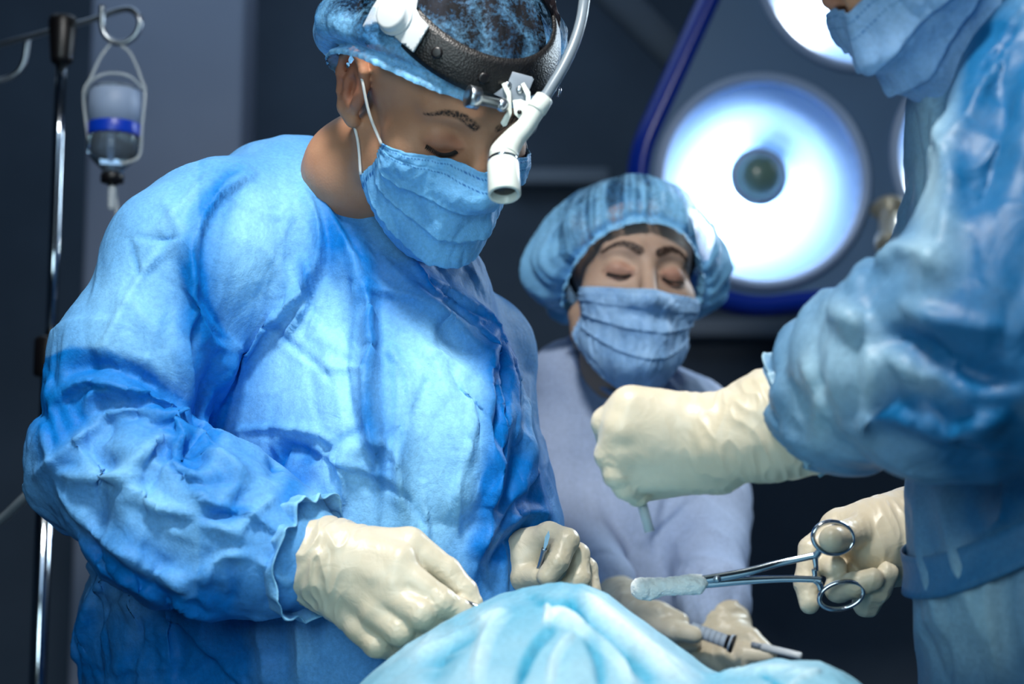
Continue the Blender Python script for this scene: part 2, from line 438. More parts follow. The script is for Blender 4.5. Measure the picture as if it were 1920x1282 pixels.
tcL = nd(M_leather, 'ShaderNodeTexCoord'); vL = nd(M_leather, 'ShaderNodeTexVoronoi', i_Scale=520); lk(M_leather, tcL.outputs['Object'], vL.inputs['Vector'])
lk(M_leather, add_bump(M_leather, vL.outputs['Distance'], .5, .0007), bsdf(M_leather).inputs['Normal'])
M_tape = mat('white_tie', srgb(225, 225, 222), .8)
M_cord = mat('black_cord', srgb(15, 14, 16), .8)
M_gauze = mat('white_gauze', srgb(248, 248, 243), .95)
tcG = nd(M_gauze, 'ShaderNodeTexCoord'); nG = nd(M_gauze, 'ShaderNodeTexNoise', i_Scale=220, i_Detail=4); lk(M_gauze, tcG.outputs['Object'], nG.inputs['Vector'])
lk(M_gauze, add_bump(M_gauze, nG.outputs['Fac'], .8, .002), bsdf(M_gauze).inputs['Normal'])
M_glass = mat('clear_glass', (1, 1, 1, 1), .03, Transmission_Weight=1, IOR=1.35)
M_tubing = mat('clear_tubing', srgb(210, 220, 225), .2, Alpha=.45)
M_trousers = mat('blue_scrub_cloth', srgb(60, 110, 160), .8)
M_shoe = mat('white_clog', srgb(200, 205, 208), .5)
M_wall = mat('slate_wall_paint', srgb(62, 74, 90), .7); noise_var(M_wall, srgb(70, 86, 104), srgb(80, 97, 116), 3, 4)
M_panel = mat('pale_wall_panel', srgb(150, 160, 182), .55); noise_var(M_panel, srgb(146, 156, 178), srgb(158, 168, 190), 2, 3)
M_rail = mat('pale_rail', srgb(130, 144, 160), .5)
M_floor = mat('vinyl_floor', srgb(90, 104, 116), .4); noise_var(M_floor, srgb(84, 98, 110), srgb(98, 112, 124), 6, 4)
M_ceil = mat('ceiling_paint', srgb(90, 104, 122), .8)
print('setup', time.time() - T0)
#%%BODY
# ================================================================== ROOM
struct(link('floor', box('floor', (0, 1.8, -.05), (8, 9, .1)), M_floor))
struct(link('ceiling', box('ceiling', (0, 1.8, 3.25), (8, 9, .1)), M_ceil))
struct(link('wall_back', box('wall_back', (0, 4.65, 1.6), (8, .1, 3.4)), M_wall))
struct(link('wall_left', box('wall_left', (-3.4, 1.8, 1.6), (.1, 9, 3.4)), M_wall))
struct(link('wall_right', box('wall_right', (3.6, 1.8, 1.6), (.1, 9, 3.4)), M_wall))
struct(link('wall_front', box('wall_front', (0, -2.6, 1.6), (8, .1, 3.4)), M_wall))
# ================================================================== HEADS
def R3(yaw, pit, rol):
    """head turned by yaw (0 faces the camera side), bowed by pitch, leaned by roll (degrees)"""
    y, p, r = map(math.radians, (yaw, pit, rol))
    cy, sy, cp, sp, cr, sr = math.cos(y), math.sin(y), math.cos(p), math.sin(p), math.cos(r), math.sin(r)
    return (np.array([[cy,-sy,0],[sy,cy,0],[0,0,1]]) @ np.array([[1,0,0],[0,cp,-sp],[0,sp,cp]]) @ np.array([[cr,0,sr],[0,1,0],[-sr,0,cr]]))
def eval_prims(X, prims):
    val = np.full(X.shape[:-1], 1.0)
    for pr in prims:
        kind = pr[0]; op = '+'; k = pr[-1]
        if kind[0] == '-': op = '-'; kind = kind[1:]
        if kind == 'cone': d = sd_cone(X, *pr[1:5])
        else: d = sd_ell(X, pr[1], pr[2], pr[3] if len(pr) > 4 else None)
        val = smin(val, d, k) if op == '+' else smax(val, -d, k)
    return val
def skull_prims(cs=1.0):
    p = [('ell', (0,.015,.045 + .06*(cs-1)), (.076*cs,.097*cs,.083*cs), .0),
         ('ell', (0,-.035,-.015), (.063,.056,.080), .02)]
    for s in (-1, 1):
        p += [('cone', (s*.056,.008,-.04), (s*.050,-.012,-.066), .018, .017, .02),
              ('cone', (s*.050,-.012,-.066), (s*.012,-.072,-.096), .017, .018, .02),
              ('ell', (s*.046,-.052,-.018), (.022,.022,.02), .022),
              ('cone', (s*.012,-.082,.033), (s*.044,-.066,.034), .009, .008, .014)]
    return p
def face_prims(cs=1.0):
    p = skull_prims(cs)
    for s in (-1, 1):
        p += [('-ell', (s*.034,-.100,.012), (.019,.020,.014), .013),
              ('ell', (s*.0325,-.0725,.008), (.0155,.0135,.0125), .005),
              ('cone', (s*.018,-.087,.006), (s*.047,-.074,.006), .0028, .0022, .004),
              ('ell', (s*.013,-.098,-.031), (.009,.011,.008), .005)]
    p += [('cone', (0,-.083,.022), (0,-.109,-.027), .0075, .0105, .010),
          ('cone', (-.018,-.091,-.062), (.018,-.091,-.062), .006, .006, .010),
          ('cone', (-.015,-.090,-.072), (.015,-.090,-.072), .006, .006, .008),
          ('ell', (0,-.080,-.098), (.020,.017,.015), .015)]
    return p
def ear_prims(s, ek=1.0):
    """s = side sign; ear leans back and stands off the head"""
    def q(y, z, x=0): return (s*(.076 + x), y, z)
    p = [('ell', q(.014,.004,.004), (.008,.017,.030), .0)]
    arc = [(.000,.010,.004),(.001,.024,.008),(.010,.034,.012),(.021,.033,.014),(.030,.022,.015),(.031,.006,.014),(.026,-.010,.011),(.018,-.021,.008)]
    for a, b in zip(arc[:-1], arc[1:]): p.append(('cone', q(*a), q(*b), .0042, .0042, .004))
    p += [('cone', q(.018,-.020,.008), q(.007,-.027,.003), .0075, .007, .006),
          ('-ell', q(.013,.000,.013), (.009,.010,.014), .005), ('-ell', q(.018,.021,.014), (.005,.006,.008), .004),
          ('cone', q(.001,.004,.006), q(.003,-.008,.007), .0045, .004, .004)]
    for a, b in zip([(.019,.016,.009),(.021,.004,.010),(.017,-.010,.010)], [(.021,.004,.010),(.017,-.010,.010),(.008,-.015,.008)]):
        p.append(('cone', q(*a), q(*b), .0034, .0034, .004))
    return p
class Head:
    def __init__(s, R, c, scale=1.0, cs=1.0): s.R = R; s.c = np.asarray(c, float); s.s = scale; s.cs = cs; s.sk = sk_for(cs)
    def w(s, v): return s.c + (np.asarray(v, float) * s.s) @ s.R.T
    def l(s, v): return ((np.asarray(v, float) - s.c) @ s.R) / s.s
def head_body(H, neck_pts, extra, name='body', brow_w=.0042, brow_dark=1.0, ears=True, lo_z=-.26):
    """continuous figure: head, face, neck (and the torso prims given in world space)"""
    p = face_prims(H.cs)
    q = [tuple(H.l(x[0])) + (x[1],) for x in neck_pts]
    # neck from the skull base
    base = (0, .028, -.045, .050)
    ch = [base] + q
    for a, b in zip(ch[:-1], ch[1:]): p.append(('cone', a[:3], b[:3], a[3], b[3], .022))
    for e in extra: p.append(('cone', tuple(H.l(e[0])), tuple(H.l(e[1])), e[2], e[3], .04))
    if ears:
        for s_ in (-1, 1):
            for e_ in ear_prims(s_):
                k_ = 1.0/H.s if H.s < 1 else 1.0; o_ = np.array([s_*.072, .008, 0])
                sc_ = lambda a: tuple(o_ + (np.array(a)-o_)*k_*1.08)
                if 'cone' in e_[0]: p.append((e_[0], sc_(e_[1]), sc_(e_[2]), e_[3]*k_, e_[4]*k_, e_[5]))
                else: p.append((e_[0], sc_(e_[1]), tuple(np.array(e_[2])*k_*1.08), e_[3]))
        # ears joined last so that their hollows stay open
    me = sdf_mesh(name, p, .0026, sub=1, rel=1)
    v = coords(me)
    br = np.zeros(len(v)); red = np.zeros(len(v))
    for s_ in (-1, 1):
        pts = spline([(s_*.012,.030), (s_*.026,.037), (s_*.040,.036), (s_*.052,.028)], 20)
        d = np.sqrt(((v[:, None, [0, 2]] - pts[None]) ** 2).sum(-1)); j = d.argmin(1)
        wd = np.interp(j, [0, 6, 19], [brow_w*1.1, brow_w, brow_w*.35])
        br = np.maximum(br, (1 - sstep(wd*.6, wd*1.3, d.min(1))) * (v[:, 1] < -.045) * brow_dark)
        e = np.sqrt(((v - np.array([s_*.033, -.086, .004])) ** 2 * [1, .4, 2.2]).sum(-1))
        red = np.maximum(red, .35 * (1 - sstep(.012, .024, e)))
        e = np.sqrt(((v - np.array([s_*.088, .014, .006])) ** 2).sum(-1)); red = np.maximum(red, .55 * (1 - sstep(.012, .035, e)))
    lips = ((np.abs(v[:, 2] + .067) < .010) & (np.abs(v[:, 0]) < .024) & (v[:, 1] < -.088)); red[lips] = .8
    set_attr(me, 'brow', br); set_attr(me, 'red', red)
    set_coords(me, H.w(v)); return me
def sk_for(cs): return skull_prims(cs) + [('cone', (-.018,-.091,-.062), (.018,-.091,-.062), .008, .008, .012), ('cone', (-.015,-.090,-.072), (.015,-.090,-.072), .008, .008, .01), ('cone', (-.014,-.098,-.031), (.014,-.098,-.031), .011, .011, .008), ('cone', (0,-.083,.022), (0,-.109,-.027), .0075, .0105, .010), ('ell', (0,-.080,-.098), (.020,.017,.015), .015),
                      ('cone', (0,-.02,-.10), (0,.03,-.16), .05, .05, .03)]
def ray_r(org, dirs, prims, r0=.25):
    """distance from org along dirs to the outermost surface"""
    t = np.full(dirs.shape[:-1], r0)
    for _ in range(60):
        d = eval_prims(org + dirs * t[..., None], prims)
        t = t - np.clip(d, -.02, .02) * .9
        t = np.maximum(t, .01)
    return t
def mask_mesh(H, name, pleats, puff=.006, nu=150, nv=110, top=.004, seed=0, widen=1.0, ret=False):
    """pleated face mask wrapped over nose and chin; u across, v from the nose down under the chin"""
    u = np.linspace(-1, 1, nu); v = np.linspace(0, 1, nv); U, V = np.meshgrid(u, v, indexing='ij')
    az_top, az_bot = math.radians(62), math.radians(80)
    A = (U) * (az_top + (az_bot - az_top) * V) * widen
    c = np.cos(np.clip(np.abs(U), 0, 1) * math.pi/2)
    ztop = -.008 + (top + .008) * c ** .8
    zbot = -.062 - .050 * c ** .7
    Z = ztop + (zbot - ztop) * V
    # direction from the axis; low rows look downwards under the chin
    el = np.radians(-5 - 32 * V ** 2 * c)
    org = np.stack([0*A, 0*A - .012, Z + .012 * V * c], -1)
    D = np.stack([np.sin(A) * np.cos(el), -np.cos(A) * np.cos(el), np.sin(el)], -1)
    r = ray_r(org, D, H.sk, .2)
    # cloth bridges hollows: widen towards the local maximum, then smooth
    q = r.copy()
    for _ in range(70):
        m = q.copy(); m[1:-1] = np.maximum(q[1:-1], .5*(q[:-2] + q[2:])); m[:, 1:-1] = np.maximum(m[:, 1:-1], .5*(m[:, :-2] + m[:, 2:])); q = m
    for _ in range(24):
        m = q.copy(); m[1:-1] = .5*q[1:-1] + .25*(q[:-2] + q[2:]); m[:, 1:-1] = .5*m[:, 1:-1] + .25*(m[:, :-2] + m[:, 2:]); q = np.maximum(m, r)
    r = q + .0040
    side = 1 - sstep(.78, 1.0, np.abs(U))
    r = r + puff * side * np.sin(np.pi * np.clip(V, 0, 1)) ** .8
    # pleats: each a soft step outward that falls back sharply
    wv = V + .045 * np.sin(U * 2.2 + seed) * V + .02 * U
    for pv, h in pleats:
        t = wv - pv
        r = r + h * np.where(t < 0, np.exp(t / .06) , np.exp(-t / .007)) * (.35 + .65 * side)
    pw = np.stack([A * 6, V * 5, 0 * A + seed * 3.1], -1).reshape(-1, 3)
    r = r + .0016 * side * (np.abs(noise(pw)).reshape(A.shape) * 2 - .6)
    pw = np.stack([A * 9 + V * 6, V * 3 - A * 3, 0 * A + seed], -1).reshape(-1, 3)
    r = r + .0010 * np.maximum(0, ridged(pw).reshape(A.shape) - .3)
    # gathered sides and stitched hems
    r = r + .0009 * (1 - side) * np.sin(V * 60)
    hem = (np.abs(V - .035) < .008) | (np.abs(V - .10) < .008) | (np.abs(V - .965) < .008)
    r = r - .0006 * hem
    Vx = org + D * r[..., None]
    me = grid_mesh(name, H.w(Vx))
    stitch = ((np.abs(V - .045) < .007) | (np.abs(V - .12) < .007) | (np.abs(V-.965) < .006)) & (np.mod(U * 42, 1) < .55)
    stitch |= (np.abs(np.abs(U) - .955) < .009) & (np.mod(V * 30, 1) < .5)
    pale = .85 + .3 * noise(np.stack([A*3, V*4, 0*A+seed], -1).reshape(-1, 3)) - .9 * stitch.ravel() - .25 * (wv.ravel() > 2)
    set_attr(me, 'pale', pale)
    if ret: return me, H.w(Vx)
    return me
def cap_points(H, edge, top_off, puff, seed, nth=220, nph=70, axis=(0, .30, .95), center=(0,.015,.035), gather=.004):
    """bouffant cap as rays from the skull centre; edge(theta)->angle from axis where the elastic sits;
    puff(theta, s)->extra height, s = 0 at the pole, 1 at the elastic"""
    ax = np.array(axis, float); ax /= np.linalg.norm(ax)
    fwd = np.array([0, -1.0, 0]); fwd -= ax * (fwd @ ax); fwd /= np.linalg.norm(fwd); sd = np.cross(ax, fwd)
    th = np.linspace(-math.pi, math.pi, nth, endpoint=False)
    s = np.linspace(0.0, 1, nph); TH, SS = np.meshgrid(th, s, indexing='ij')
    ph = SS * edge(TH)
    D = np.cos(ph)[..., None]*ax + np.sin(ph)[..., None]*(np.cos(TH)[..., None]*fwd + np.sin(TH)[..., None]*sd)
    org = np.broadcast_to(np.array(center, float), D.shape)
    r = ray_r(org, D, H.sk[:2], .2)
    return D, org, r, TH, SS
print('heads lib', time.time()-T0)
# ================================================================== CLOTH TOOLS
def cone(a, b, k=.03):
    """a,b = (px,py,depth,radius)"""
    return ('cone', P(*a[:3]), P(*b[:3]), a[3], b[3], k)
def chain(pts, k=.03): return [cone(a, b, k) for a, b in zip(pts[:-1], pts[1:])]
def apply_folds(me, folds, amp=1.0, pale=None):
    v = coords(me); n = normals(me); q = proj(v); uv = q[:, :2]
    view = v - CAM; view /= np.linalg.norm(view, axis=1)[:, None]
    face = sstep(-.05, .35, -(n * view).sum(1))
    disp = np.zeros(len(v)); dp = np.zeros(len(v))
    for f in folds:
        pts, w, h, kind = f[:4]; dpale = f[4] if len(f) > 4 else 0
        c = spline(pts, 6 * (len(pts) - 1) + 1)
        m = ((uv > c.min(0) - w) & (uv < c.max(0) + w)).all(1) & (face > 0)
        ix = np.nonzero(m)[0]
        if not len(ix): continue
        X = uv[ix]; a = c[:-1]; b = c[1:]; ba = b - a
        t = np.clip(((X[:, None] - a) * ba).sum(-1) / ((ba ** 2).sum(-1) + 1e-9), 0, 1)
        dd = X[:, None] - (a + t[..., None] * ba); d2 = (dd ** 2).sum(-1); j = d2.argmin(1); r_ = np.arange(len(X))
        d = np.sqrt(d2[r_, j]); sg = np.sign(ba[j, 0] * dd[r_, j, 1] - ba[j, 1] * dd[r_, j, 0])
        tt = (j + t[r_, j]) / len(a)
        tp = np.clip(np.minimum(tt / .22, (1 - tt) / .22), 0, 1) ** .7
        x = d / w
        if kind in 'rv':
            prof = np.clip(1 - x, 0, 1) ** 1.7
            if kind == 'v': prof = -prof
        else:
            xs = x * sg if kind == 's' else -x * sg
            prof = np.where(xs < 0, sstep(-.30, 0, xs), np.clip(1 - xs, 0, 1) ** 1.4)
        disp[ix] += h * .001 * prof * tp
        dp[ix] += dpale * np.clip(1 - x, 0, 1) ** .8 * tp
    v = v + n * (disp * face * amp)[:, None]
    set_coords(me, v)
    return dp * face, uv, face
def crumple(me, big=(.008, 7), mid=(.004, 17), fine=(.0012, 45), stretch=(1, 1, .45), seed=0, where=None):
    v = coords(me); n = normals(me); st = np.array(stretch)
    p = v * st + seed
    warp = np.stack([noise(p * 6 + 11), noise(p * 6 + 47), noise(p * 6 + 83)], 1) * .05
    d = big[0] * noise(p * big[1] + warp * 3) + mid[0] * (ridged((p + warp) * mid[1]) ** 1 * .8)
    p2 = v + warp * .8 + seed
    d += fine[0] * ridged(p2 * fine[1]) + fine[0] * 1.3 * np.clip(ridged(p2 * fine[1] * .45 + 9), 0, 1) ** 2
    if where is not None: d = d * where(v)
    set_coords(me, v + n * d[:, None])
def creases(me, n_cr, seed, L=(.05, .16), w=(.008, .024), h=(.0012, .004), vert=.55, region=None):
    """pressed-in straight creases and shallow facets scattered over the cloth"""
    r = np.random.RandomState(seed); v = coords(me); n = normals(me); disp = np.zeros(len(v))
    view = v - CAM; view /= np.linalg.norm(view, axis=1)[:, None]
    cand = np.nonzero((-(n * view).sum(1) > .0) & ((region(v) > .5) if region is not None else True))[0]
    if not len(cand): return
    for i in range(n_cr):
        j = cand[r.randint(len(cand))]; c = v[j]; nn = n[j]
        l = r.uniform(*L); ww = r.uniform(*w); hh = r.uniform(*h)
        ax = np.array([r.normal() * (1 - vert), r.normal() * (1 - vert), 1.0 if r.rand() < vert else r.normal()])
        ax -= nn * (ax @ nn); ax /= np.linalg.norm(ax) + 1e-9; sd = np.cross(nn, ax)
        bx = (np.abs(v - c) < l + ww).all(1); ix = np.nonzero(bx)[0]; q = v[ix] - c
        bend = r.uniform(-.6, .6)
        a = q @ ax; b = q @ sd + bend * a * a / l; dpt = q @ nn
        win = np.clip(1 - (a / l) ** 2, 0, 1) * (np.abs(dpt) < .06)
        x = b / ww; k = r.rand()
        if k < .4: pr = np.clip(1 - np.abs(x), 0, 1) ** 1.4
        elif k < .65: pr = -np.clip(1 - np.abs(x), 0, 1) ** 1.6
        else: pr = np.where(x < 0, sstep(-.30, 0, x), np.clip(1 - x / 2.2, 0, 1)) * 1.1
        disp[ix] += hh * pr * win
    set_coords(me, v + n * disp[:, None])
def blobs(uv, lst, base):
    a = np.full(len(uv), float(base))
    for x, y, rx, ry, ang, s in lst:
        c, s_ = math.cos(math.radians(ang)), math.sin(math.radians(ang))
        X = uv[:, 0]-x; Y = uv[:, 1]-y
        r = ((X*c+Y*s_)/rx)**2 + ((-X*s_+Y*c)/ry)**2
        a += s * np.exp(-r ** 1.5)
    return a
# ================================================================== SURGEON
surgeon = thing('person', 'person in a bright blue surgical gown, mask and headlamp bending over the draped table', 'person', (-.2, 1.75, 0))
HS = Head(R3(34, 45.5, -7.5), P(826, 190, 1.59), 1.0, 1.07)
neck = [(P(668, 320, 1.655), .047), (P(640, 400, 1.72), .056)]
torso = [(P(620, 430, 1.76), P(570, 700, 1.8), .06, .09), (P(570, 700, 1.8), P(550, 1500, 1.8), .09, .11)]
me = head_body(HS, neck, torso, brow_dark=.9)
link('body', me, M_skin, surgeon)

g = []
g += chain([(560, 470, 1.76, .115), (570, 800, 1.78, .150), (520, 1150, 1.80, .185), (500, 1700, 1.82, .21)], .05)
g += chain([(690, 560, 1.715, .105), (750, 850, 1.69, .12), (740, 1150, 1.70, .14), (700, 1700, 1.74, .2)], .06)
g += [cone((430, 440, 1.66, .066), (620, 410, 1.735, .048), .05)]                 # shoulder line to the neck
g += [cone((640, 500, 1.715, .06), (810, 560, 1.73, .052), .05), cone((780, 560, 1.75, .055), (885, 668, 1.83, .066), .04)]
g += chain([(405, 445, 1.65, .069), (345, 500, 1.63, .074), (255, 690, 1.60, .074), (203, 868, 1.58, .066)], .03)      # right upper sleeve
g += chain([(203, 872, 1.575, .066), (335, 960, 1.545, .069), (440, 1002, 1.53, .062), (515, 1035, 1.515, .053)], .03)
g += chain([(885, 672, 1.83, .062), (898, 800, 1.80, .056), (925, 920, 1.75, .054), (945, 1000, 1.71, .049), (925, 1075, 1.69, .04)], .03)
g.append(('&plane', (0, 0, .80), (0, 0, -1.0), .002))
gown = sdf_mesh('gown', g, .0063, sub=1, rel=2)
def wh(v):
    q = proj(v)
    slv = sstep(.0, 1, 1 - np.clip((q[:, 0] - 250) / 320, 0, 1)) * sstep(640, 860, q[:, 1]) * (q[:, 1] < 1260)
    return .55 + 1.0 * slv
crumple(gown, (.010, 6), (.0035, 14), (.0006, 42), where=wh)
creases(gown, 110, 5, (.07,.20), (.008,.026), (.001,.0034), .7)
creases(gown, 110, 15, (.03,.08), (.004,.009), (.0006,.0016), .35)
creases(gown, 60, 25, (.05,.12), (.014,.034), (.003,.0075), .2, region=lambda v: wh(v) - .5)
S_F = [
 # broad drapery of the chest: long folds running from the neck and shoulders down
 ([(560, 345), (600, 470), (560, 560), (480, 640), (430, 760)], 60, 15, 's', -.35),
 ([(480, 320), (400, 380), (365, 470), (375, 600), (410, 660)], 46, 10, 's', -.3),
 ([(575, 330), (640, 450), (680, 540), (700, 640), (705, 790), (720, 900)], 55, 13, 's', -.35),
 ([(655, 420), (690, 520), (690, 640), (685, 760), (700, 850)], 26, 9, 'r', -.2),
 ([(700, 470), (760, 530), (820, 590), (900, 640)], 30, 7, 'r', -.1),
 ([(680, 545), (760, 560), (850, 620), (910, 690)], 36, 8, 'z', -.2),
 ([(760, 470), (790, 520), (860, 560), (930, 640), (975, 760)], 34, 8, 'r', -.2),
 ([(880, 560), (930, 660), (955, 760), (960, 840)], 30, 9, 's', -.3),
 ([(905, 620), (900, 760), (905, 880), (890, 980)], 60, 18, 's', -.6),
 ([(990, 700), (985, 800), (1000, 900), (1025, 980)], 26, 6, 'r', .1),
 ([(940, 700), (935, 800), (925, 900), (900, 1000), (880, 1100)], 34, 12, 'r', .3),
 ([(780, 640), (860, 700), (905, 770)], 26, 5, 'r', 0),
 ([(700, 640), (760, 700), (760, 800), (740, 900), (755, 1000)], 34, 6, 'z', -.15),
 ([(810, 650), (850, 800), (850, 900), (830, 980)], 70, 9, 'r', .25),
 ([(600, 620), (640, 760), (650, 860), (620, 960)], 50, 7, 'r', .2),
 # creases pressed into the paper-like cloth
 ([(350, 560), (430, 640), (440, 655)], 14, 4, 'r', 0),
 ([(330, 480), (395, 590), (425, 640)], 12, 3.5, 'v', -.3),
 ([(505, 590), (540, 640), (600, 690), (640, 740)], 12, 3.5, 'v', -.3),
 ([(420, 805), (520, 800), (600, 812), (640, 840)], 16, 6, 's', -.2),
 ([(520, 815), (600, 850), (680, 880), (740, 905)], 16, 5, 'z', -.2),
 ([(600, 690), (680, 700), (690, 760)], 18, 4, 'r', .1),
 ([(640, 860), (700, 830), (745, 860), (760, 960)], 22, 5, 'r', .15),
 ([(560, 880), (620, 840), (700, 800)], 16, 4, 'v', -.15),
 ([(250, 440), (300, 450), (355, 445)], 9, 3, 'v', -.1),
 ([(300, 360), (335, 440), (270, 510), (200, 640), (175, 700)], 18, 5, 'r', .1),
 ([(355, 440), (365, 560), (345, 640), (365, 760)], 30, 9, 's', -.4),
 ([(240, 440), (270, 520), (330, 430)], 10, 3, 'v', -.2),
 ([(400, 320), (330, 400), (290, 440)], 18, 5, 'r', .1),
 ([(455, 310), (410, 350), (375, 420)], 14, 4, 'v', -.2),
 # armpit: deep valley between sleeve and chest, its shadow put into the tint too
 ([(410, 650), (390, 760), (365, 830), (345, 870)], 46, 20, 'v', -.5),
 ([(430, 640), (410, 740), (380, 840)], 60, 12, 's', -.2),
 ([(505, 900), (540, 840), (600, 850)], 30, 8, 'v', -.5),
 # elbow: ring of sharp tucks
 ([(95, 760), (170, 715), (270, 740), (330, 790), (350, 830)], 34, 13, 'z', -.35),
 ([(120, 700), (200, 690), (290, 730), (350, 800)], 40, 10, 'v', -.4),
 ([(160, 780), (180, 735), (260, 745), (330, 800)], 20, 8, 'r', .2),
 ([(165, 790), (230, 770), (300, 780), (355, 800)], 18, 8, 's', .1),
 ([(165, 800), (150, 850), (200, 900), (270, 890)], 20, 8, 'r', .1),
 ([(60, 900), (110, 860), (165, 815), (200, 790)], 24, 9, 'r', .1),
 ([(80, 790), (90, 840), (120, 880)], 18, 6, 'r', .1),
 ([(95, 880), (150, 895), (225, 893), (290, 830), (350, 825)], 22, 9, 'r', .2),
 ([(225, 893), (260, 930), (330, 965), (410, 985), (470, 1020)], 26, 10, 'r', .2),
 ([(100, 890), (150, 960), (240, 1040), (330, 1090), (370, 1105)], 26, 9, 'r', .15),
 ([(370, 1105), (400, 1060), (430, 1040), (480, 1045)], 20, 8, 'r', .1),
 ([(290, 830), (330, 880), (350, 905), (440, 900)], 20, 7, 'v', -.2),
 ([(350, 905), (400, 950), (450, 960), (540, 1010)], 20, 8, 'z', -.1),
 ([(360, 830), (420, 860), (470, 905)], 20, 8, 'r', .1),
 ([(300, 960), (350, 975), (430, 960), (465, 910)], 26, 10, 'v', -.3),
 ([(440, 1000), (480, 960), (520, 930)], 16, 6, 'r', .2),
 ([(480, 1045), (520, 1080), (545, 1100)], 16, 6, 'r', .1),
 ([(430, 1040), (440, 1100), (430, 1130)], 16, 5, 'v', -.1),
 ([(140, 1000), (220, 1070), (330, 1130), (420, 1160)], 30, 8, 's', -.2),
 ([(330, 1130), (370, 1110), (400, 1150)], 18, 6, 'r', 0),
 ([(500, 1050), (510, 1100), (505, 1140)], 12, 4, 'v', 0),
 # skirt below the arm
 ([(205, 1060), (160, 1160), (130, 1282)], 30, 7, 's', -.2),
 ([(300, 1140), (330, 1220), (320, 1290)], 60, 10, 'v', -.3),
 ([(90, 1230), (120, 1245), (200, 1260)], 12, 3, 'v', -.2),
 ([(560, 1150), (570, 1220), (565, 1290)], 30, 8, 's', .2),
 ([(480, 1160), (500, 1240), (495, 1290)], 40, 7, 'r', .1),
 # narrow drapery lines of the chest front
 ([(690, 560), (700, 660), (695, 780), (712, 900), (705, 1000)], 14, 6, 's', -.25),
 ([(735, 640), (748, 740), (742, 860), (765, 980)], 12, 5, 'r', .15),
 ([(655, 480), (668, 580), (660, 680), (672, 780)], 14, 5, 'z', -.25),
 ([(770, 480), (800, 540), (850, 575), (905, 620)], 12, 5, 's', -.25),
 ([(880, 600), (915, 690), (925, 800), (910, 900), (895, 1020)], 16, 8, 's', -.3),
 ([(850, 700), (868, 800), (850, 920), (858, 1010)], 14, 5, 'z', -.15),
 ([(560, 470), (585, 540), (560, 600), (520, 650)], 14, 7, 's', -.3),
 ([(600, 560), (585, 610), (560, 660)], 12, 5, 'z', -.2),
 ([(640, 440), (670, 520), (655, 590)], 12, 4, 'r', .1),
 ([(790, 900), (800, 980), (795, 1060)], 14, 5, 's', -.2),
 ([(620, 830), (650, 900), (640, 960)], 12, 5, 's', -.25),
 ([(700, 905), (760, 930), (800, 990)], 10, 4, 'v', -.2),
 ([(940, 640), (965, 730), (968, 830)], 12, 5, 'r', .15),
 # left sleeve
 ([(1000, 880), (960, 930), (900, 1010), (885, 1050)], 30, 8, 's', -.3),
 ([(1035, 970), (980, 960), (930, 1000), (905, 1040)], 24, 8, 'r', .1),
 ([(1000, 990), (950, 1020), (915, 1070)], 22, 7, 'v', -.2),
 ([(960, 800), (985, 850), (960, 930)], 24, 6, 'r', 0),
]
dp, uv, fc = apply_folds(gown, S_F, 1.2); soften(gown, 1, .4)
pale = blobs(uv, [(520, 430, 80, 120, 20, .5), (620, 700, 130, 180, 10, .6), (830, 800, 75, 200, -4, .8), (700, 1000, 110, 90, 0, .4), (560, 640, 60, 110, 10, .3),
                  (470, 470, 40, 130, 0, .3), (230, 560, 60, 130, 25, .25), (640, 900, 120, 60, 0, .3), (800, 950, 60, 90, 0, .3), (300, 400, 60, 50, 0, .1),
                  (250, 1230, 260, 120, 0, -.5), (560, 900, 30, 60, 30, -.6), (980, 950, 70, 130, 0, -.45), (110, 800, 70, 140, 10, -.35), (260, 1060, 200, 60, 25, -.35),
                  (390, 700, 30, 120, 0, -.35), (440, 880, 50, 40, 0, -.2), (890, 980, 20, 140, 0, -.5), (700, 330, 200, 60, 40, -.1)], .36)  # light clothing showing through, plus painted shade under arm and in armpit
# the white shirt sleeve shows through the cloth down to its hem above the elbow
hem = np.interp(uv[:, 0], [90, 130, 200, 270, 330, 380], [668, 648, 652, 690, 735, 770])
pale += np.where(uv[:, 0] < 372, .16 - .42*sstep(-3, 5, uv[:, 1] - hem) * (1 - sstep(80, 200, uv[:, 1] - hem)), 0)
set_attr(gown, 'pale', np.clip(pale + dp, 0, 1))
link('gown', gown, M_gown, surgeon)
def skirt(c, r, z0, z1, seed, mat_, parent):
    nu, nv = 120, 24; th = np.linspace(0, 2*math.pi, nu, endpoint=False); t = np.linspace(0, 1, nv); TH, TT = np.meshgrid(th, t, indexing='ij')
    fl = noise(np.stack([np.cos(TH)*2.5+seed, np.sin(TH)*2.5, TT*.6], -1).reshape(-1, 3)).reshape(TH.shape)
    R = 1 + .10*TT + .10*TT*fl
    V = np.stack([c[0] + r[0]*R*np.cos(TH), c[1] + r[1]*R*np.sin(TH), z0 + (z1-z0)*TT], -1)
    me = grid_mesh('gown_skirt', V, closed_u=True); set_attr(me, 'pale', np.full(nu*nv, .4)); o = link('gown_skirt', me, mat_, parent); solid(o, .002, -1); return o
skirt((-.19, 1.80), (.235, .215), .84, .34, 2, M_gown, surgeon)
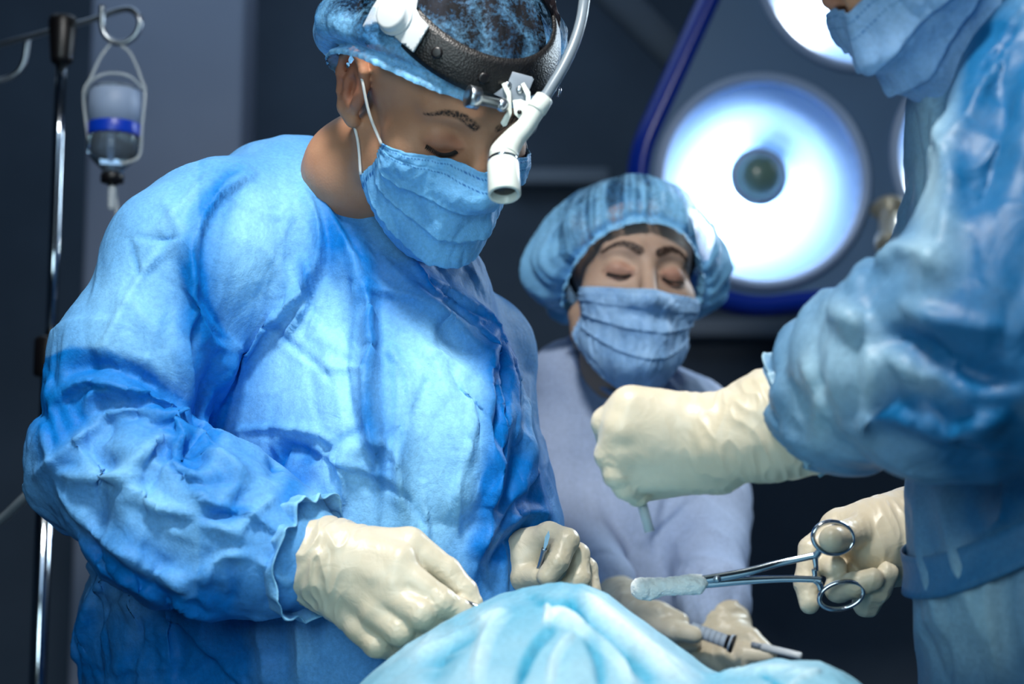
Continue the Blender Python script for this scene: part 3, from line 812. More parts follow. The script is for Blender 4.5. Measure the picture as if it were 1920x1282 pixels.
# bound neckline
nl = [P(597, 318, 1.655), P(628, 352, 1.652), P(668, 392, 1.652), P(712, 424, 1.655), P(760, 452, 1.66), P(815, 476, 1.675), P(826, 470, 1.72)]
link('neck_binding', tube('neck_binding', nl, .0028, 60, 8), M_gown, surgeon)
def ruffle(name, c, axis, r0, r1, L, waves, amp, seed, mat_, parent, ell=1.0, roll=0, twist=.0):
    """free, gathered sleeve end around axis"""
    axis = np.asarray(axis, float); axis /= np.linalg.norm(axis)
    u = np.cross(axis, [0, 0, 1]); u /= np.linalg.norm(u); w = np.cross(u, axis)
    nu, nv = 160, 22; th = np.linspace(0, 2*math.pi, nu, endpoint=False); t = np.linspace(0, 1, nv); TH, TT = np.meshgrid(th, t, indexing='ij')
    nz = noise(np.stack([np.cos(TH)*2+seed, np.sin(TH)*2, TT*1.2], -1).reshape(-1, 3)).reshape(TH.shape)
    nz2 = ridged(np.stack([np.cos(TH)*waves*.5+seed, np.sin(TH)*waves*.5, TT*.7], -1).reshape(-1, 3)).reshape(TH.shape)
    r = r0 + (r1-r0) * TT + amp * (.3 + TT) * (nz * .9 + nz2 * .8)
    z = L * TT + amp * TT * 1.2 * noise(np.stack([np.cos(TH)*1.6, np.sin(TH)*1.6+seed, TT], -1).reshape(-1, 3)).reshape(TH.shape)
    V = np.asarray(c) + z[..., None]*axis + (r*np.cos(TH))[..., None]*u*ell + (r*np.sin(TH))[..., None]*w
    me = grid_mesh(name, V, closed_u=True)
    set_attr(me, 'pale', (.45 + .35*nz2 + .4*(TT > .93)).ravel())
    o = link(name, me, mat_, parent); solid(o, .0009); return o
ruffle('sleeve_cuff', P(528, 1034, 1.515), P(585, 1045, 1.50) - P(505, 1030, 1.52), .044, .052, .034, 5, .008, 3, M_gown, surgeon)
# ================================================================== SURGEON'S HEADWEAR
def hit(H, px, py, off=0.0, prims=None, d0=1.2):
    """where the sight line of a pixel meets the skull grown by off"""
    prims = prims or H.sk[:2]
    a = P(px, py, 1.0); dr = a - CAM; dr /= np.linalg.norm(dr); t = d0
    lo_o = H.l(CAM); ld = (H.l(CAM + dr) - lo_o)          # local direction (scaled)
    best = (9, t)
    for _ in range(160):
        d = float(eval_prims((lo_o + ld * t)[None], prims)[0]) - off
        if d < best[0]: best = (d, t)
        if d < 2e-5: break
        t += d * H.s * .9
        if t > 2.4: break
    p = lo_o + ld * best[1]; e = 1e-3
    g_ = np.array([eval_prims((p + e*np.eye(3)[i])[None], prims)[0] - eval_prims((p - e*np.eye(3)[i])[None], prims)[0] for i in range(3)]); g_ /= np.linalg.norm(g_) + 1e-12
    return H.w(p), H.R @ g_
from mathutils.geometry import delaunay_2d_cdt
def patch_tris(outline, step):
    o = np.array(outline, float); n = len(o)
    dense = []
    for i in range(n):
        a, b = o[i], o[(i+1) % n]; k = max(1, int(np.linalg.norm(b-a) / step))
        dense += [a + (b-a) * j / k for j in range(k)]
    lo, hi = o.min(0), o.max(0)
    gx, gy = np.meshgrid(np.arange(lo[0]+step/2, hi[0], step), np.arange(lo[1]+step/2, hi[1], step)); gp = np.stack([gx.ravel(), gy.ravel()], 1)
    ins = np.zeros(len(gp), bool)
    for i in range(n):
        a, b = o[i], o[(i+1) % n]
        c = (a[1] > gp[:, 1]) != (b[1] > gp[:, 1])
        ins ^= c & (gp[:, 0] < (b[0]-a[0]) * (gp[:, 1]-a[1]) / ((b[1]-a[1]) or 1e-9) + a[0])
    V = [Vector(p) for p in dense] + [Vector(p) for p, k in zip(gp, ins) if k]
    r = delaunay_2d_cdt(V, [], [list(range(len(dense)))], 1, 1e-5)
    return np.array([list(p) for p in r[0]]), [tuple(f) for f in r[2]]
def patch(name, outline, H, off, th, step=5):
    vs, fs = patch_tris(outline, step)
    pts = [hit(H, x, y, off)[0] for x, y in vs]
    me = bpy.data.meshes.new(name); me.from_pydata([tuple(p) for p in pts], [], fs); me.update()
    bm = bmesh.new(); bm.from_mesh(me); bmesh.ops.recalc_face_normals(bm, faces=bm.faces)
    f = bm.faces[0]
    if f.normal.dot(f.calc_center_median() - Vector(H.c)) < 0: bmesh.ops.reverse_faces(bm, faces=bm.faces)
    bm.to_mesh(me); bm.free(); me.polygons.foreach_set('use_smooth', np.ones(len(me.polygons), bool)); return me
def ang_edge(front, side, back):
    a_c = (front + back) / 2; b = (front - back) / 2; a = (a_c + side) / 2; c = a_c - a
    return lambda th: np.radians(a + b*np.cos(th) + c*np.cos(2*th))
def make_cap(H, name, mat_, parent, edge, puff, seed, axis, opac, gath=.0035, nfr=60, frill=.010, base=.007, nth=300, nph=90, sc=9, lines=0):
    D, org, r, TH, SS = cap_points(H, edge, 0, 0, seed, nth=nth, nph=nph, axis=axis)
    pz = np.stack([np.cos(TH)*SS*2.2 + seed, np.sin(TH)*SS*2.2, SS*.4], -1).reshape(-1, 3)
    n1 = noise(pz).reshape(TH.shape); rg = ridged(pz * [2.0, 2.0, 1.5] + 5).reshape(TH.shape)
    gz = np.stack([np.cos(TH)*sc + seed, np.sin(TH)*sc, SS*.9], -1).reshape(-1, 3)
    gt = noise(gz).reshape(TH.shape) ; gr = ridged(gz*.6+3).reshape(TH.shape)
    pf = puff(TH, SS)
    gam = gath * sstep(.35, .85, SS) * (1 - .5*sstep(.9, 1, SS))
    e = SS
    rr = r + base + pf * (1 + .35*n1) + (.0012 + pf * .22) * rg + gam * (gt*1.2 + gr)
    # elastic pinches, the frill opens again below it
    pinch = np.exp(-((e - .945)/.022)**2)
    rr = rr - (pf * .6 + .003) * pinch
    fr = sstep(.95, 1.0, e); rr = rr * 1 + fr * (frill * .35 + .0011*np.sin(TH*nfr + 3*gt) + .0012*noise(gz*3).reshape(TH.shape))
    V = org + D * rr[..., None]
    V = np.concatenate([V, V[:1]], 0)
    me = grid_mesh(name, H.w(V))
    bm = bmesh.new(); bm.from_mesh(me); bmesh.ops.remove_doubles(bm, verts=bm.verts, dist=1e-6); bmesh.ops.recalc_face_normals(bm, faces=bm.faces); bm.to_mesh(me); bm.free()
    # attributes recomputed from position
    v = H.l(coords(me)); q = v - org[0, 0]; ax = np.array(axis, float); ax /= np.linalg.norm(ax)
    rad = np.linalg.norm(q, axis=1); ph = np.arccos(np.clip((q @ ax)/rad, -1, 1))
    fwd = np.array([0, -1.0, 0]); fwd -= ax*(fwd @ ax); fwd /= np.linalg.norm(fwd); sd = np.cross(ax, fwd)
    th = np.arctan2(q @ sd, q @ fwd); s_ = ph / edge(th)
    nz = ridged(v*26 + seed)
    gg = np.stack([np.cos(th)*sc + seed, np.sin(th)*sc, s_*.9], -1); gl = np.clip(ridged(gg*.6+3), 0, 1)**1.5 + .6*np.clip(ridged(gg*1.1+8), 0, 1)**2
    set_attr(me, 'opac', opac(th, s_) + .22*np.clip(nz, 0, 1) + .12*noise(v*60) + lines*(gl-.25) + .3*(s_ > .93))
    set_attr(me, 'pale', .35 + .5*np.clip(nz, -.2, 1) + .6*(s_ > .93) + lines*gl)
    me.polygons.foreach_set('use_smooth', np.ones(len(me.polygons), bool))
    return link(name, me, mat_, parent)
def make_hair(H, parent, edge, axis, off=.004):
    D, org, r, TH, SS = cap_points(H, edge, 0, 0, 0, nth=140, nph=50, axis=axis)
    n = noise((D*14).reshape(-1, 3)).reshape(TH.shape)
    side = np.exp(-((np.abs(TH)-1.15)/.18)**2)
    V = org + D*(r + off*(1 - sstep(.93, 1, SS)*1.4) + .0012*n)[..., None]
    return link('hair', grid_mesh('hair', H.w(np.concatenate([V, V[:1]], 0))), M_hair, parent)
AX = (0, .45, .9)
make_hair(HS, surgeon, ang_edge(93, 86, 113), AX)
g2 = lambda x, c, w: np.exp(-((x-c)/w)**2)
def puff_s(TH, S_):
    back = (1 - np.cos(TH))/2
    return .036*back*g2(S_, .80, .22) + .010*np.exp(-((np.abs(TH)-1.6)/.5)**2)*g2(S_, .86, .12) + .001
make_cap(HS, 'surgical_cap', M_cap, surgeon, ang_edge(106, 90, 112), puff_s, 2.3, AX,
         lambda th, s_: -.02 + .55*sstep(.74, .9, s_) + .25*sstep(.2,1,(1-np.cos(th))/2)*sstep(.5,.8,s_), gath=.0022, nfr=64, base=.009)
# mask
mk, MKV = mask_mesh(HS, 'face_mask', [(.34, .0050), (.56, .0060), (.77, .0050)], .007, top=.004, seed=1, ret=True)
o = link('face_mask', mk, M_mask, surgeon); solid(o, .0009)
# ear loops: from the mask corners over the back of the ear
def loop(H, MV, side, parent, name='ear_loop'):
    i = 0 if side < 0 else -1
    a = H.l(MV[i, 4]); b = H.l(MV[i, -5])
    pts = [a, (side*.079, -.020, -.004), (side*.086, .000, .022), (side*.082, .022, .026), (side*.079, .027, .002), (side*.078, .016, -.026), (side*.074, -.004, -.044), b]
    return link(name, tube(name, [H.w(np.array(p)) for p in pts], .0014, 60, 8), M_tape, parent)
loop(HS, MKV, -1, surgeon); loop(HS, MKV, 1, surgeon)
# lashes of the lowered lids
def lashes(H, parent, s_, k=1.0):
    bm = bmesh.new()
    base = spline([(s_*.0185,-.0855,.001), (s_*.027,-.0875,-.002), (s_*.036,-.0865,-.0025), (s_*.046,-.079,.000)], 26)
    for i, p in enumerate(base):
        q = p + np.array([s_*(i-10)*.00018, -.0026, -.0018])
        a, b, c = H.w(p + [0, 0, .0006*k]), H.w(p - [0, 0, .0006*k]), H.w(q)
        w_ = H.R @ np.array([.0007, 0, 0])
        vs = [bm.verts.new(x) for x in (a - w_, a + w_, b + w_, b - w_, c)]
        bm.faces.new(vs[:4]);
        for k in range(4): bm.faces.new([vs[k], vs[(k+1) % 4], vs[4]])
    me = bpy.data.meshes.new('eyelashes'); bm.to_mesh(me); bm.free()
    link('eyelashes', me, M_lash, parent)
lashes(HS, surgeon, -1); lashes(HS, surgeon, 1)
# neck cord and tie
link('neck_cord', tube('neck_cord', [P(608, 296, 1.665), P(612, 325, 1.64), P(636, 362, 1.63), P(664, 392, 1.64)], .0013, 40, 8), M_cord, surgeon)
link('gown_tie', tube('gown_tie', [P(640, 300, 1.70), P(618, 284, 1.70), P(604, 286, 1.70), P(600, 300, 1.70), P(612, 302, 1.695)], .004, 30, 8, flat=(.35, (0, 1, 0))), M_gown, surgeon)
link('neck_tie', tube('neck_tie', [P(818, 455, 1.63), P(822, 470, 1.635), P(820, 480, 1.645)], .003, 10, 8), M_tape, surgeon)

# ------------------------------------------------------------------ headlamp
HB = thing('headlamp', 'surgical headlamp with black leather band, white side plate and small lamp barrel between the brows', 'headlamp', tuple(P(960, 170, 1.46)))
cl = [(790, 78), (850, 115), (905, 145), (970, 172), (1030, 190)]
loc = np.array([HS.l(hit(HS, x, y, .012)[0]) for x, y in cl]); azs = np.arctan2(loc[:, 0], -(loc[:, 1]-.015)); print('band', np.degrees(azs).round(), loc.round(3).tolist())
# plane through the band's middle, extended round the head (mirror-symmetric)
A_ = np.stack([loc[:, 1], np.ones(len(loc))], 1); ok_ = np.arange(len(azs)) < 4; kz = np.linalg.lstsq(A_[ok_], loc[ok_, 2], rcond=None)[0]; kz[0] = min(kz[0], .22); kz[1] = (loc[ok_, 2] - kz[0]*loc[ok_, 1]).mean(); kz[1] += .004; print('fit', kz)
def band_pt(az, dz, off):
    d = np.array([math.sin(az), -math.cos(az), 0.0]); o = np.array([0, .015, 0.0])
    t = .11
    for _ in range(40):
        p = o + d*t; p[2] = kz[0]*min(p[1], -.01) + kz[1] + dz
        t -= float(eval_prims(p[None], HS.sk[:2])[0] - off)*.8
    p = o + d*t; p[2] = kz[0]*min(p[1], -.01) + kz[1] + dz; return p
na, nb = 120, 7; V = np.zeros((na, nb, 3))
for i in range(na):
    az = -math.pi + 2*math.pi*i/na
    for j in range(nb):
        V[i, j] = band_pt(az, (j/(nb-1)-.5)*.029, .0150 - .0012*abs(j-3)/3)
me = grid_mesh('head_band', HS.w(V), closed_u=True); o = link('head_band', me, M_leather, HB); solid(o, .003)
for x, y in ((819, 99), (907, 147)):
    p, n = hit(HS, x, y, .0185); link('rivet', lathe('rivet', [(0, 0), (0, .0052), (.0012, .0048), (.0016, .003), (.0013, 0)], p, p + n, 24), M_black, HB)
p, n = hit(HS, 1046, 172, .0185); link('rivet', lathe('rivet', [(0, 0), (0, .0048), (.0022, .0042), (.003, .002), (.003, 0)], p, p + n, 24), M_steel_soft, HB)
o = link('side_plate', patch('side_plate', [(684, 52), (700, 20), (712, 0), (722, -20), (780, -22), (786, -4), (782, 18), (790, 34), (806, 50), (795, 68), (777, 98), (752, 78), (722, 48), (708, 44), (694, 50)], HS, .020, .002), M_white, HB); solid(o, .003)
p, n = hit(HS, 741, 29, .023)
sp = o
k = link('adjusting_knob', lathe('adjusting_knob', [(0, 0), (0, .0175), (.002, .0178), (.003, .0165), (.003, .0155), (.0085, .0150), (.0105, .0140), (.0112, .012), (.0108, 0)], p - n*.002, p + n, 48), M_white, HB)
o = link('crown_strap', patch('crown_strap', [(700, 20), (712, -10), (760, -70), (860, -110), (960, -100), (1010, -60), (1050, 30), (1046, 60), (1030, 20), (1000, -30), (950, -70), (860, -80), (770, -40), (722, 5)], HS, .014, .002, 9), M_dark_metal, HB); solid(o, .0025)
# bracket on the forehead
pb, nb_ = hit(HS, 968, 160, .016)
db = float(proj(pb[None])[0, 2]) - .004; print('bracket depth', db)
def PB(x, y, z): return Vector(P(x, y, db - z))
o = link('bracket', plate('bracket', [(946, 130), (998, 144), (1001, 149), (993, 168), (984, 190), (972, 196), (928, 178), (923, 176), (938, 145)], .004, PB), M_grey, HB)
for x, y in ((952, 160), (975, 168)):
    link('screw', lathe('screw', [(0, 0), (.0, .0036), (.0012, .0034), (.002, .002), (.0022, 0)], PB(x, y, .004), Vector(PB(x, y, .004)) - Vector(FWD) + Vector((.1, 0, 0)), 18), M_steel_soft, HB)
for dx, nm in ((0, 'hinge_arm'), (36, 'hinge_arm')):
    o = link('hinge_arm', plate('hinge_arm', [(940+dx, 158), (947+dx, 154), (958+dx, 172), (960+dx, 212), (950+dx, 236), (943+dx, 238), (938+dx, 230), (950+dx, 208), (950+dx, 180)], .004, lambda x, y, z: PB(x, y, z + .006)), M_ivory, HB)
o = link('hinge_block', plate('hinge_block', [(961, 188), (976, 186), (992, 192), (1000, 206), (992, 222), (978, 228), (964, 214)], .012, lambda x, y, z: PB(x, y, z + .002)), M_ivory, HB)
o = link('buckle', plate('buckle', [(1004, 226), (1010, 230), (1005, 246), (994, 256), (989, 252), (994, 236)], .003, lambda x, y, z: PB(x, y, z + .002)), M_grey, HB)
link('pivot', lathe('pivot', [(0, 0), (0, .002), (.004, .002), (.004, 0)], PB(974, 210, .012), PB(974, 210, .02), 12), M_black, HB)
# tilting screw with its big knurled head
ka, kb = np.array(PB(942, 197, .016)), np.array(PB(880, 181, .030))
link('adjusting_screw', lathe('adjusting_screw', [(-.004, 0), (-.004, .004), (-.002, .0058), (.001, .0062), (.004, .0048), (.005, .004), (.0052, .0046), (.021, .0046), (.0215, .0052), (.0225, .0052), (.023, .0085), (.0235, .0098), (.033, .0098), (.0336, .0088), (.034, 0)], ka, kb, 40), M_steel_soft, HB)
# lamp arm, barrel, cable
arm = [PB(1012, 196, .022), PB(1000, 214, .023), PB(984, 238, .025), PB(962, 262, .028), PB(946, 286, .032), PB(943, 302, .036)]
link('lamp_arm', tube('lamp_arm', [np.array(a) for a in arm], [.0078, .0080, .0082, .0098, .0125, .0118], 40, 28), M_ivory, HB)
c0, c1 = np.array(PB(943, 298, .034)), np.array(PB(946, 366, .052))
L = np.linalg.norm(c1-c0)
link('lamp_barrel', lathe('lamp_barrel', [(0, 0), (0, .0116), (.001, .0120), (.004, .0120), (.0045, .0131), (.006, .0135), (L-.001, .0139), (L, .0132), (L+.0003, .0118), (L-.001, .0110), (L-.010, .0104), (L-.010, 0)], c0, c1, 56), M_ivory, HB)
link('barrel_ring', lathe('barrel_ring', [(.0010, .0116), (.0010, .0127), (.0036, .0127), (.0036, .0116)], c0, c1, 56), M_steel, HB)
link('lens', lathe('lens', [(L-.0075, .0108), (L-.006, .0085), (L-.0052, .005), (L-.005, 0)], c0, c1, 40), M_black, HB)
link('cable_collar', lathe('cable_collar', [(0, 0), (0, .0082), (.002, .0088), (.014, .0080), (.015, .0070), (.015, 0)], PB(1004, 208, .0225), PB(1019, 186, .021), 32), M_ivory, HB)
link('cable', tube('cable', [np.array(PB(*q)) for q in [(1014, 194, .021), (1032, 166, .018), (1058, 122, .012), (1080, 72, .004), (1093, 20, -.004), (1096, -40, -.012), (1080, -120, -.03), (1020, -190, -.07)]], .0048, 70, 16), M_cable, HB)
print('headwear', time.time()-T0)
# ================================================================== GLOVED HANDS
def hand(name, arm, palm, fingers, mat_, parent, vox=.0017, cut=None, seed=0, wr=(.0011, 60), label=None, kf=.0035, sub=1):
    pr = []
    for ch in arm: pr += [('cone', P(*a[:3]), P(*b[:3]), a[3], b[3], .012) for a, b in zip(ch[:-1], ch[1:])]
    for ch in palm: pr += [('cone', P(*a[:3]), P(*b[:3]), a[3], b[3], .010) for a, b in zip(ch[:-1], ch[1:])]
    if cut is not None: pr.append(('&plane', cut[0], cut[1], .001))
    for ch in fingers:
        for i, (a, b) in enumerate(zip(ch[:-1], ch[1:])):
            pr.append(('cone', P(*a[:3]), P(*b[:3]), a[3], b[3], .0045 if i == 0 else kf))
    me = sdf_mesh(name, pr, vox, sub=sub, rel=1)
    v = coords(me); n = normals(me)
    a = P(*arm[0][0][:3]); b = P(*arm[0][-1][:3]); ax = (b-a)/np.linalg.norm(b-a)
    s = (v - a) @ ax / np.linalg.norm(b-a)
    wrist = 1 - sstep(.8, 1.9, s)
    # latex gathers in diagonal tension folds at the wrist, fine wrinkles at the joints
    pw = v * 38 + seed + (v @ ax)[:, None] * ax * 60
    d = wr[0] * wrist * 1.6 * np.clip(ridged(pw), -.3, 1) + wr[0] * .4 * noise(v * wr[1] + seed)
    J = [P(*f[i][:3]) for f in fingers for i in range(1, len(f)-1)]
    for c in J:
        r = np.linalg.norm(v - c, axis=1); m = r < .022
        d[m] += .0003 * (1 - sstep(.010, .022, r[m])) * ridged(v[m] * 150 + seed)
    set_coords(me, v + n * d[:, None])
    o = link(name, me, mat_, parent)
    if label: o['label'] = label
    return o
# surgeon's right hand, back towards us, thumb and forefinger closing on the instrument
hand('glove', [[(572, 1046, 1.512, .037), (600, 1052, 1.505, .0355), (640, 1066, 1.50, .035)]],
     [[(632, 1030, 1.50, .024), (748, 1052, 1.475, .0165)], [(630, 1050, 1.495, .026), (738, 1092, 1.468, .0165)], [(625, 1078, 1.50, .025), (712, 1138, 1.47, .0155)], [(622, 1102, 1.503, .022), (683, 1176, 1.48, .0145)]],
     [[(660, 1026, 1.50, .019), (768, 1024, 1.492, .0165), (838, 1070, 1.487, .0122), (872, 1108, 1.482, .0105), (890, 1130, 1.478, .0075)],
      [(745, 1066, 1.472, .0150), (826, 1128, 1.460, .0128), (860, 1144, 1.465, .0108), (880, 1150, 1.470, .0090)],
      [(728, 1112, 1.468, .0150), (788, 1150, 1.452, .0130), (812, 1170, 1.468, .0115), (796, 1176, 1.485, .0100)],
      [(705, 1148, 1.470, .0145), (748, 1182, 1.458, .0126), (772, 1196, 1.472, .0112), (756, 1200, 1.490, .0100)],
      [(678, 1176, 1.480, .0135), (706, 1207, 1.470, .0115), (736, 1214, 1.485, .0102), (722, 1216, 1.500, .0090)]],
     M_glove, surgeon, seed=1, cut=(P(575, 1046, 1.51), (P(575, 1046, 1.51) - P(640, 1062, 1.5)) / np.linalg.norm(P(575, 1046, 1.51) - P(640, 1062, 1.5))), wr=(.0014, 60))
def cuff_ring(name, c, axis, r0, r1, L, amp, seed, mat_, parent, ell=1.0):
    axis = np.asarray(axis, float); axis /= np.linalg.norm(axis)
    u = np.cross(axis, [0, 0, 1]); u /= np.linalg.norm(u); w = np.cross(u, axis)
    nu, nv = 140, 18; th = np.linspace(0, 2*math.pi, nu, endpoint=False); t = np.linspace(0, 1, nv); TH, TT = np.meshgrid(th, t, indexing='ij')
    nz = noise(np.stack([np.cos(TH)*2.4+seed, np.sin(TH)*2.4, TT*.8], -1).reshape(-1, 3)).reshape(TH.shape)
    n2 = ridged(np.stack([np.cos(TH)*5+seed, np.sin(TH)*5, TT*1.0], -1).reshape(-1, 3)).reshape(TH.shape)
    r = r0 + (r1-r0)*TT + amp*TT*nz + .0012*n2 + .0014*(TT > .93)
    V = np.asarray(c) + (L*TT + amp*TT*.8*nz)[..., None]*axis + (r*np.cos(TH))[..., None]*u*ell + (r*np.sin(TH))[..., None]*w
    o = link(name, grid_mesh(name, V, closed_u=True), mat_, parent); solid(o, .0007); return o
cuff_ring('glove_cuff', P(606, 1052, 1.505), P(560, 1036, 1.515) - P(606, 1052, 1.505), .0350, .0385, .026, .003, 4, M_glove, surgeon)
# surgeon's left hand, forefinger crooked over the blade
hand('glove', [[(900, 1120, 1.672, .029), (925, 1100, 1.655, .030), (950, 1080, 1.645, .029)]],
     [[(940, 1088, 1.645, .029), (985, 1045, 1.632, .027), (1010, 1028, 1.628, .020)], [(960, 1090, 1.65, .024), (1040, 1050, 1.65, .020)]],
     [[(985, 1030, 1.628, .018), (1030, 1004, 1.612, .0130), (1062, 1014, 1.598, .0118), (1046, 1052, 1.585, .0105), (1026, 1080, 1.583, .0098)],
      [(940, 1088, 1.640, .018), (978, 1080, 1.612, .0130), (1006, 1080, 1.598, .0100)],
      [(1030, 1022, 1.635, .015), (1082, 1040, 1.618, .0118), (1086, 1084, 1.606, .0105), (1058, 1108, 1.603, .0098)],
      [(1040, 1040, 1.650, .014), (1098, 1066, 1.638, .0112), (1106, 1108, 1.630, .0104), (1080, 1128, 1.625, .0095)],
      [(1040, 1062, 1.665, .013), (1088, 1100, 1.655, .0108), (1080, 1130, 1.645, .0095)]],
     M_glove, surgeon, seed=5)
# scalpel in the left hand, fine holder at the right finger tips
t = thing('scalpel', 'thin steel scalpel held upright under the crooked forefinger of the left hand', 'scalpel', tuple(P(1024, 1020, 1.57)))
bl = [(1029, 994), (1031, 1004), (1027, 1020), (1021, 1032), (1019, 1026), (1022, 1006)]
link('blade', plate('blade', bl, .0012, lambda x, y, z: Vector(P(x, y, 1.578 - z)), 0), M_steel, t)
link('handle', tube('handle', [P(1021, 1028, 1.580), P(1012, 1062, 1.592), P(1000, 1100, 1.60)], .0026, 12, 10, flat=(.5, (0, 1, 0))), M_steel_soft, t)
t = thing('needle_holder', 'small dark needle holder tip pinched between thumb and forefinger above the drape', 'needle holder', tuple(P(890, 1136, 1.465)))
for dy, z in ((0, 0), (5, .003)):
    link('jaw', tube('jaw', [P(868, 1126 + dy, 1.468 + z), P(888, 1134 + dy, 1.463 + z), P(908, 1140 + dy*.4, 1.46 + z)], [.0024, .0019, .001], 14, 10), M_steel if dy == 0 else M_black, t)
link('shaft', tube('shaft', [P(866, 1128, 1.47), P(820, 1110, 1.50), P(770, 1085, 1.515)], .0026, 12, 10), M_steel_soft, t)
print('surgeon hands', time.time()-T0)
# ================================================================== NURSE
nurse = thing('person', 'person in a pale grey-blue coat, gathered blue cap and mask standing behind with lowered eyes', 'person', (.2, 2.25, 0))
HN = Head(R3(9, 1, 5), P(1182, 540, 2.18), 1.03)
me = head_body(HN, [(P(1158, 668, 2.22), .043), (P(1150, 740, 2.26), .050)], [(P(1160, 800, 2.3), P(1190, 1400, 2.3), .05, .08)], brow_w=.0048, brow_dark=1.3, ears=False)
link('body', me, M_skin_n, nurse)
cg = chain([(1172, 862, 2.28, .085), (1200, 960, 2.26, .105), (1200, 1150, 2.24, .11), (1190, 1600, 2.26, .14)], .05)
cg += [cone((1100, 735, 2.27, .056), (1055, 715, 2.27, .040), .04), cone((1105, 700, 2.28, .036), (1060, 705, 2.28, .034), .03), cone((1240, 760, 2.27, .056), (1290, 790, 2.27, .052), .04), cone((1165, 815, 2.24, .055), (1225, 810, 2.25, .05), .03)]
cg += chain([(1058, 720, 2.27, .044), (1045, 860, 2.24, .05), (1060, 1010, 2.18, .05), (1130, 1100, 2.05, .040)], .03)
cg += chain([(1292, 792, 2.27, .052), (1330, 940, 2.22, .046), (1328, 1030, 2.16, .044), (1330, 1120, 2.05, .036), (1340, 1150, 2.02, .032)], .03)
cg.append(('&plane', (0, 0, .80), (0, 0, -1.0), .002))
coat = sdf_mesh('coat', cg, .010, sub=1, rel=2)
crumple(coat, (.008, 5), (.004, 11), (.0006, 30), seed=20)
creases(coat, 70, 31, (.05, .16), (.012, .03), (.002, .006), .6)
q = proj(coords(coat)); set_attr(coat, 'pale', .55 + .3*noise(coords(coat)*6))
link('coat', coat, M_coat, nurse)
link('collar', tube('collar', [P(1068, 632, 2.26), P(1078, 668, 2.235), P(1110, 708, 2.21), P(1150, 738, 2.19), P(1185, 752, 2.18), P(1215, 735, 2.18), P(1236, 706, 2.2), P(1238, 690, 2.24)], [.004, .006, .006, .005, .006, .011, .013, .008], 60, 16, flat=(.8, (0, 0, 1))), M_coat, nurse)
AXN = (0, .35, .94)
make_hair(HN, nurse, ang_edge(70, 100, 112), AXN, off=.007)
def puff_n(TH, S_):
    lobe = np.exp(-((np.abs(TH)-1.70)/.48)**2)
    return (.010 + .03*(1-np.cos(TH))/2) * g2(S_, .62, .40) + .022*lobe*g2(S_, .80, .17)
make_cap(HN, 'surgical_cap', M_cap, nurse, ang_edge(96, 128, 128), puff_n, 7.7, AXN,
         lambda th, s_: .22 + .25*sstep(.5, .9, s_) + .35*np.clip(np.abs(np.sin(th))-.5, 0, 1), gath=.0042, nfr=40, sc=9, lines=.5)
mk, MVN = mask_mesh(HN, 'face_mask', [(.22, .0015), (.42, .003), (.62, .0035)], .006, top=-.010, seed=4, ret=True)
o = link('face_mask', mk, M_mask_n, nurse); solid(o, .0009)
lashes(HN, nurse, -1, 2.2); lashes(HN, nurse, 1, 2.2)
skirt((P(1190, 1600, 2.26)[0], 2.27), (.155, .15), .84, .40, 6, M_coat, nurse)
hand('glove', [[(1135, 1108, 2.04, .026), (1165, 1130, 2.01, .026), (1190, 1150, 1.98, .024)]],
     [[(1180, 1146, 1.98, .022), (1225, 1160, 1.96, .018)], [(1185, 1160, 1.98, .020), (1228, 1185, 1.96, .016)]],
     [[(1180, 1140, 1.97, .018), (1235, 1148, 1.95, .0125), (1276, 1164, 1.94, .0100)],
      [(1215, 1168, 1.955, .015), (1262, 1182, 1.93, .0125), (1304, 1190, 1.925, .0100)],
      [(1215, 1182, 1.96, .014), (1262, 1204, 1.95, .0115), (1300, 1205, 1.96, .0095)],
      [(1205, 1192, 1.97, .013), (1245, 1222, 1.96, .0110), (1285, 1226, 1.975, .0090)],
      [(1195, 1200, 1.98, .012), (1225, 1236, 1.97, .0100), (1262, 1244, 1.98, .0085)]],
     M_glove, nurse, vox=.0028, seed=9)
hand('glove', [[(1340, 1140, 2.03, .030), (1355, 1165, 2.01, .029), (1365, 1185, 2.0, .027)]],
     [[(1362, 1190, 1.99, .024), (1395, 1200, 1.975, .018)], [(1350, 1200, 1.99, .022), (1340, 1225, 1.98, .018)]],
     [[(1370, 1188, 1.98, .016), (1408, 1196, 1.96, .0115), (1436, 1218, 1.945, .0090)],
      [(1375, 1205, 1.98, .015), (1395, 1226, 1.95, .0120), (1440, 1228, 1.94, .0105)],
      [(1350, 1215, 1.98, .014), (1358, 1228, 1.955, .0115), (1390, 1244, 1.95, .0105)],
      [(1335, 1220, 1.985, .014), (1325, 1234, 1.96, .0110), (1350, 1252, 1.955, .0095)],
      [(1325, 1215, 1.99, .013), (1305, 1230, 1.97, .0105), (1318, 1252, 1.965, .0090)]],
     M_glove, nurse, vox=.0028, seed=12)
t = thing('syringe', 'clear plastic syringe with a black plunger tip held between the nurse\'s gloved hands', 'syringe', tuple(P(1360, 1202, 1.93)))
a, b = P(1296, 1178, 1.93), P(1372, 1206, 1.915); L = np.linalg.norm(b-a)
link('barrel', lathe('barrel', [(0, 0), (0, .0075), (L*.95, .0075), (L*.95, .010), (L, .010), (L, .006), (L, 0)], a, b, 28), mat('syringe_plastic', srgb(185, 200, 215), .15, Alpha=.75), t)
link('plunger', lathe('plunger', [(L*.86, 0), (L*.86, .0082), (L*.98, .0082), (L*1.0, .0105), (L*1.05, .0105), (L*1.05, 0)], a, b, 24), M_black, t)
for i in range(5): link('graduation', lathe('graduation', [(L*(.2+.13*i), .0076), (L*(.2+.13*i), .0079), (L*(.2+.13*i)+.0008, .0079), (L*(.2+.13*i)+.0008, .0076)], a, b, 24), M_grey, t)
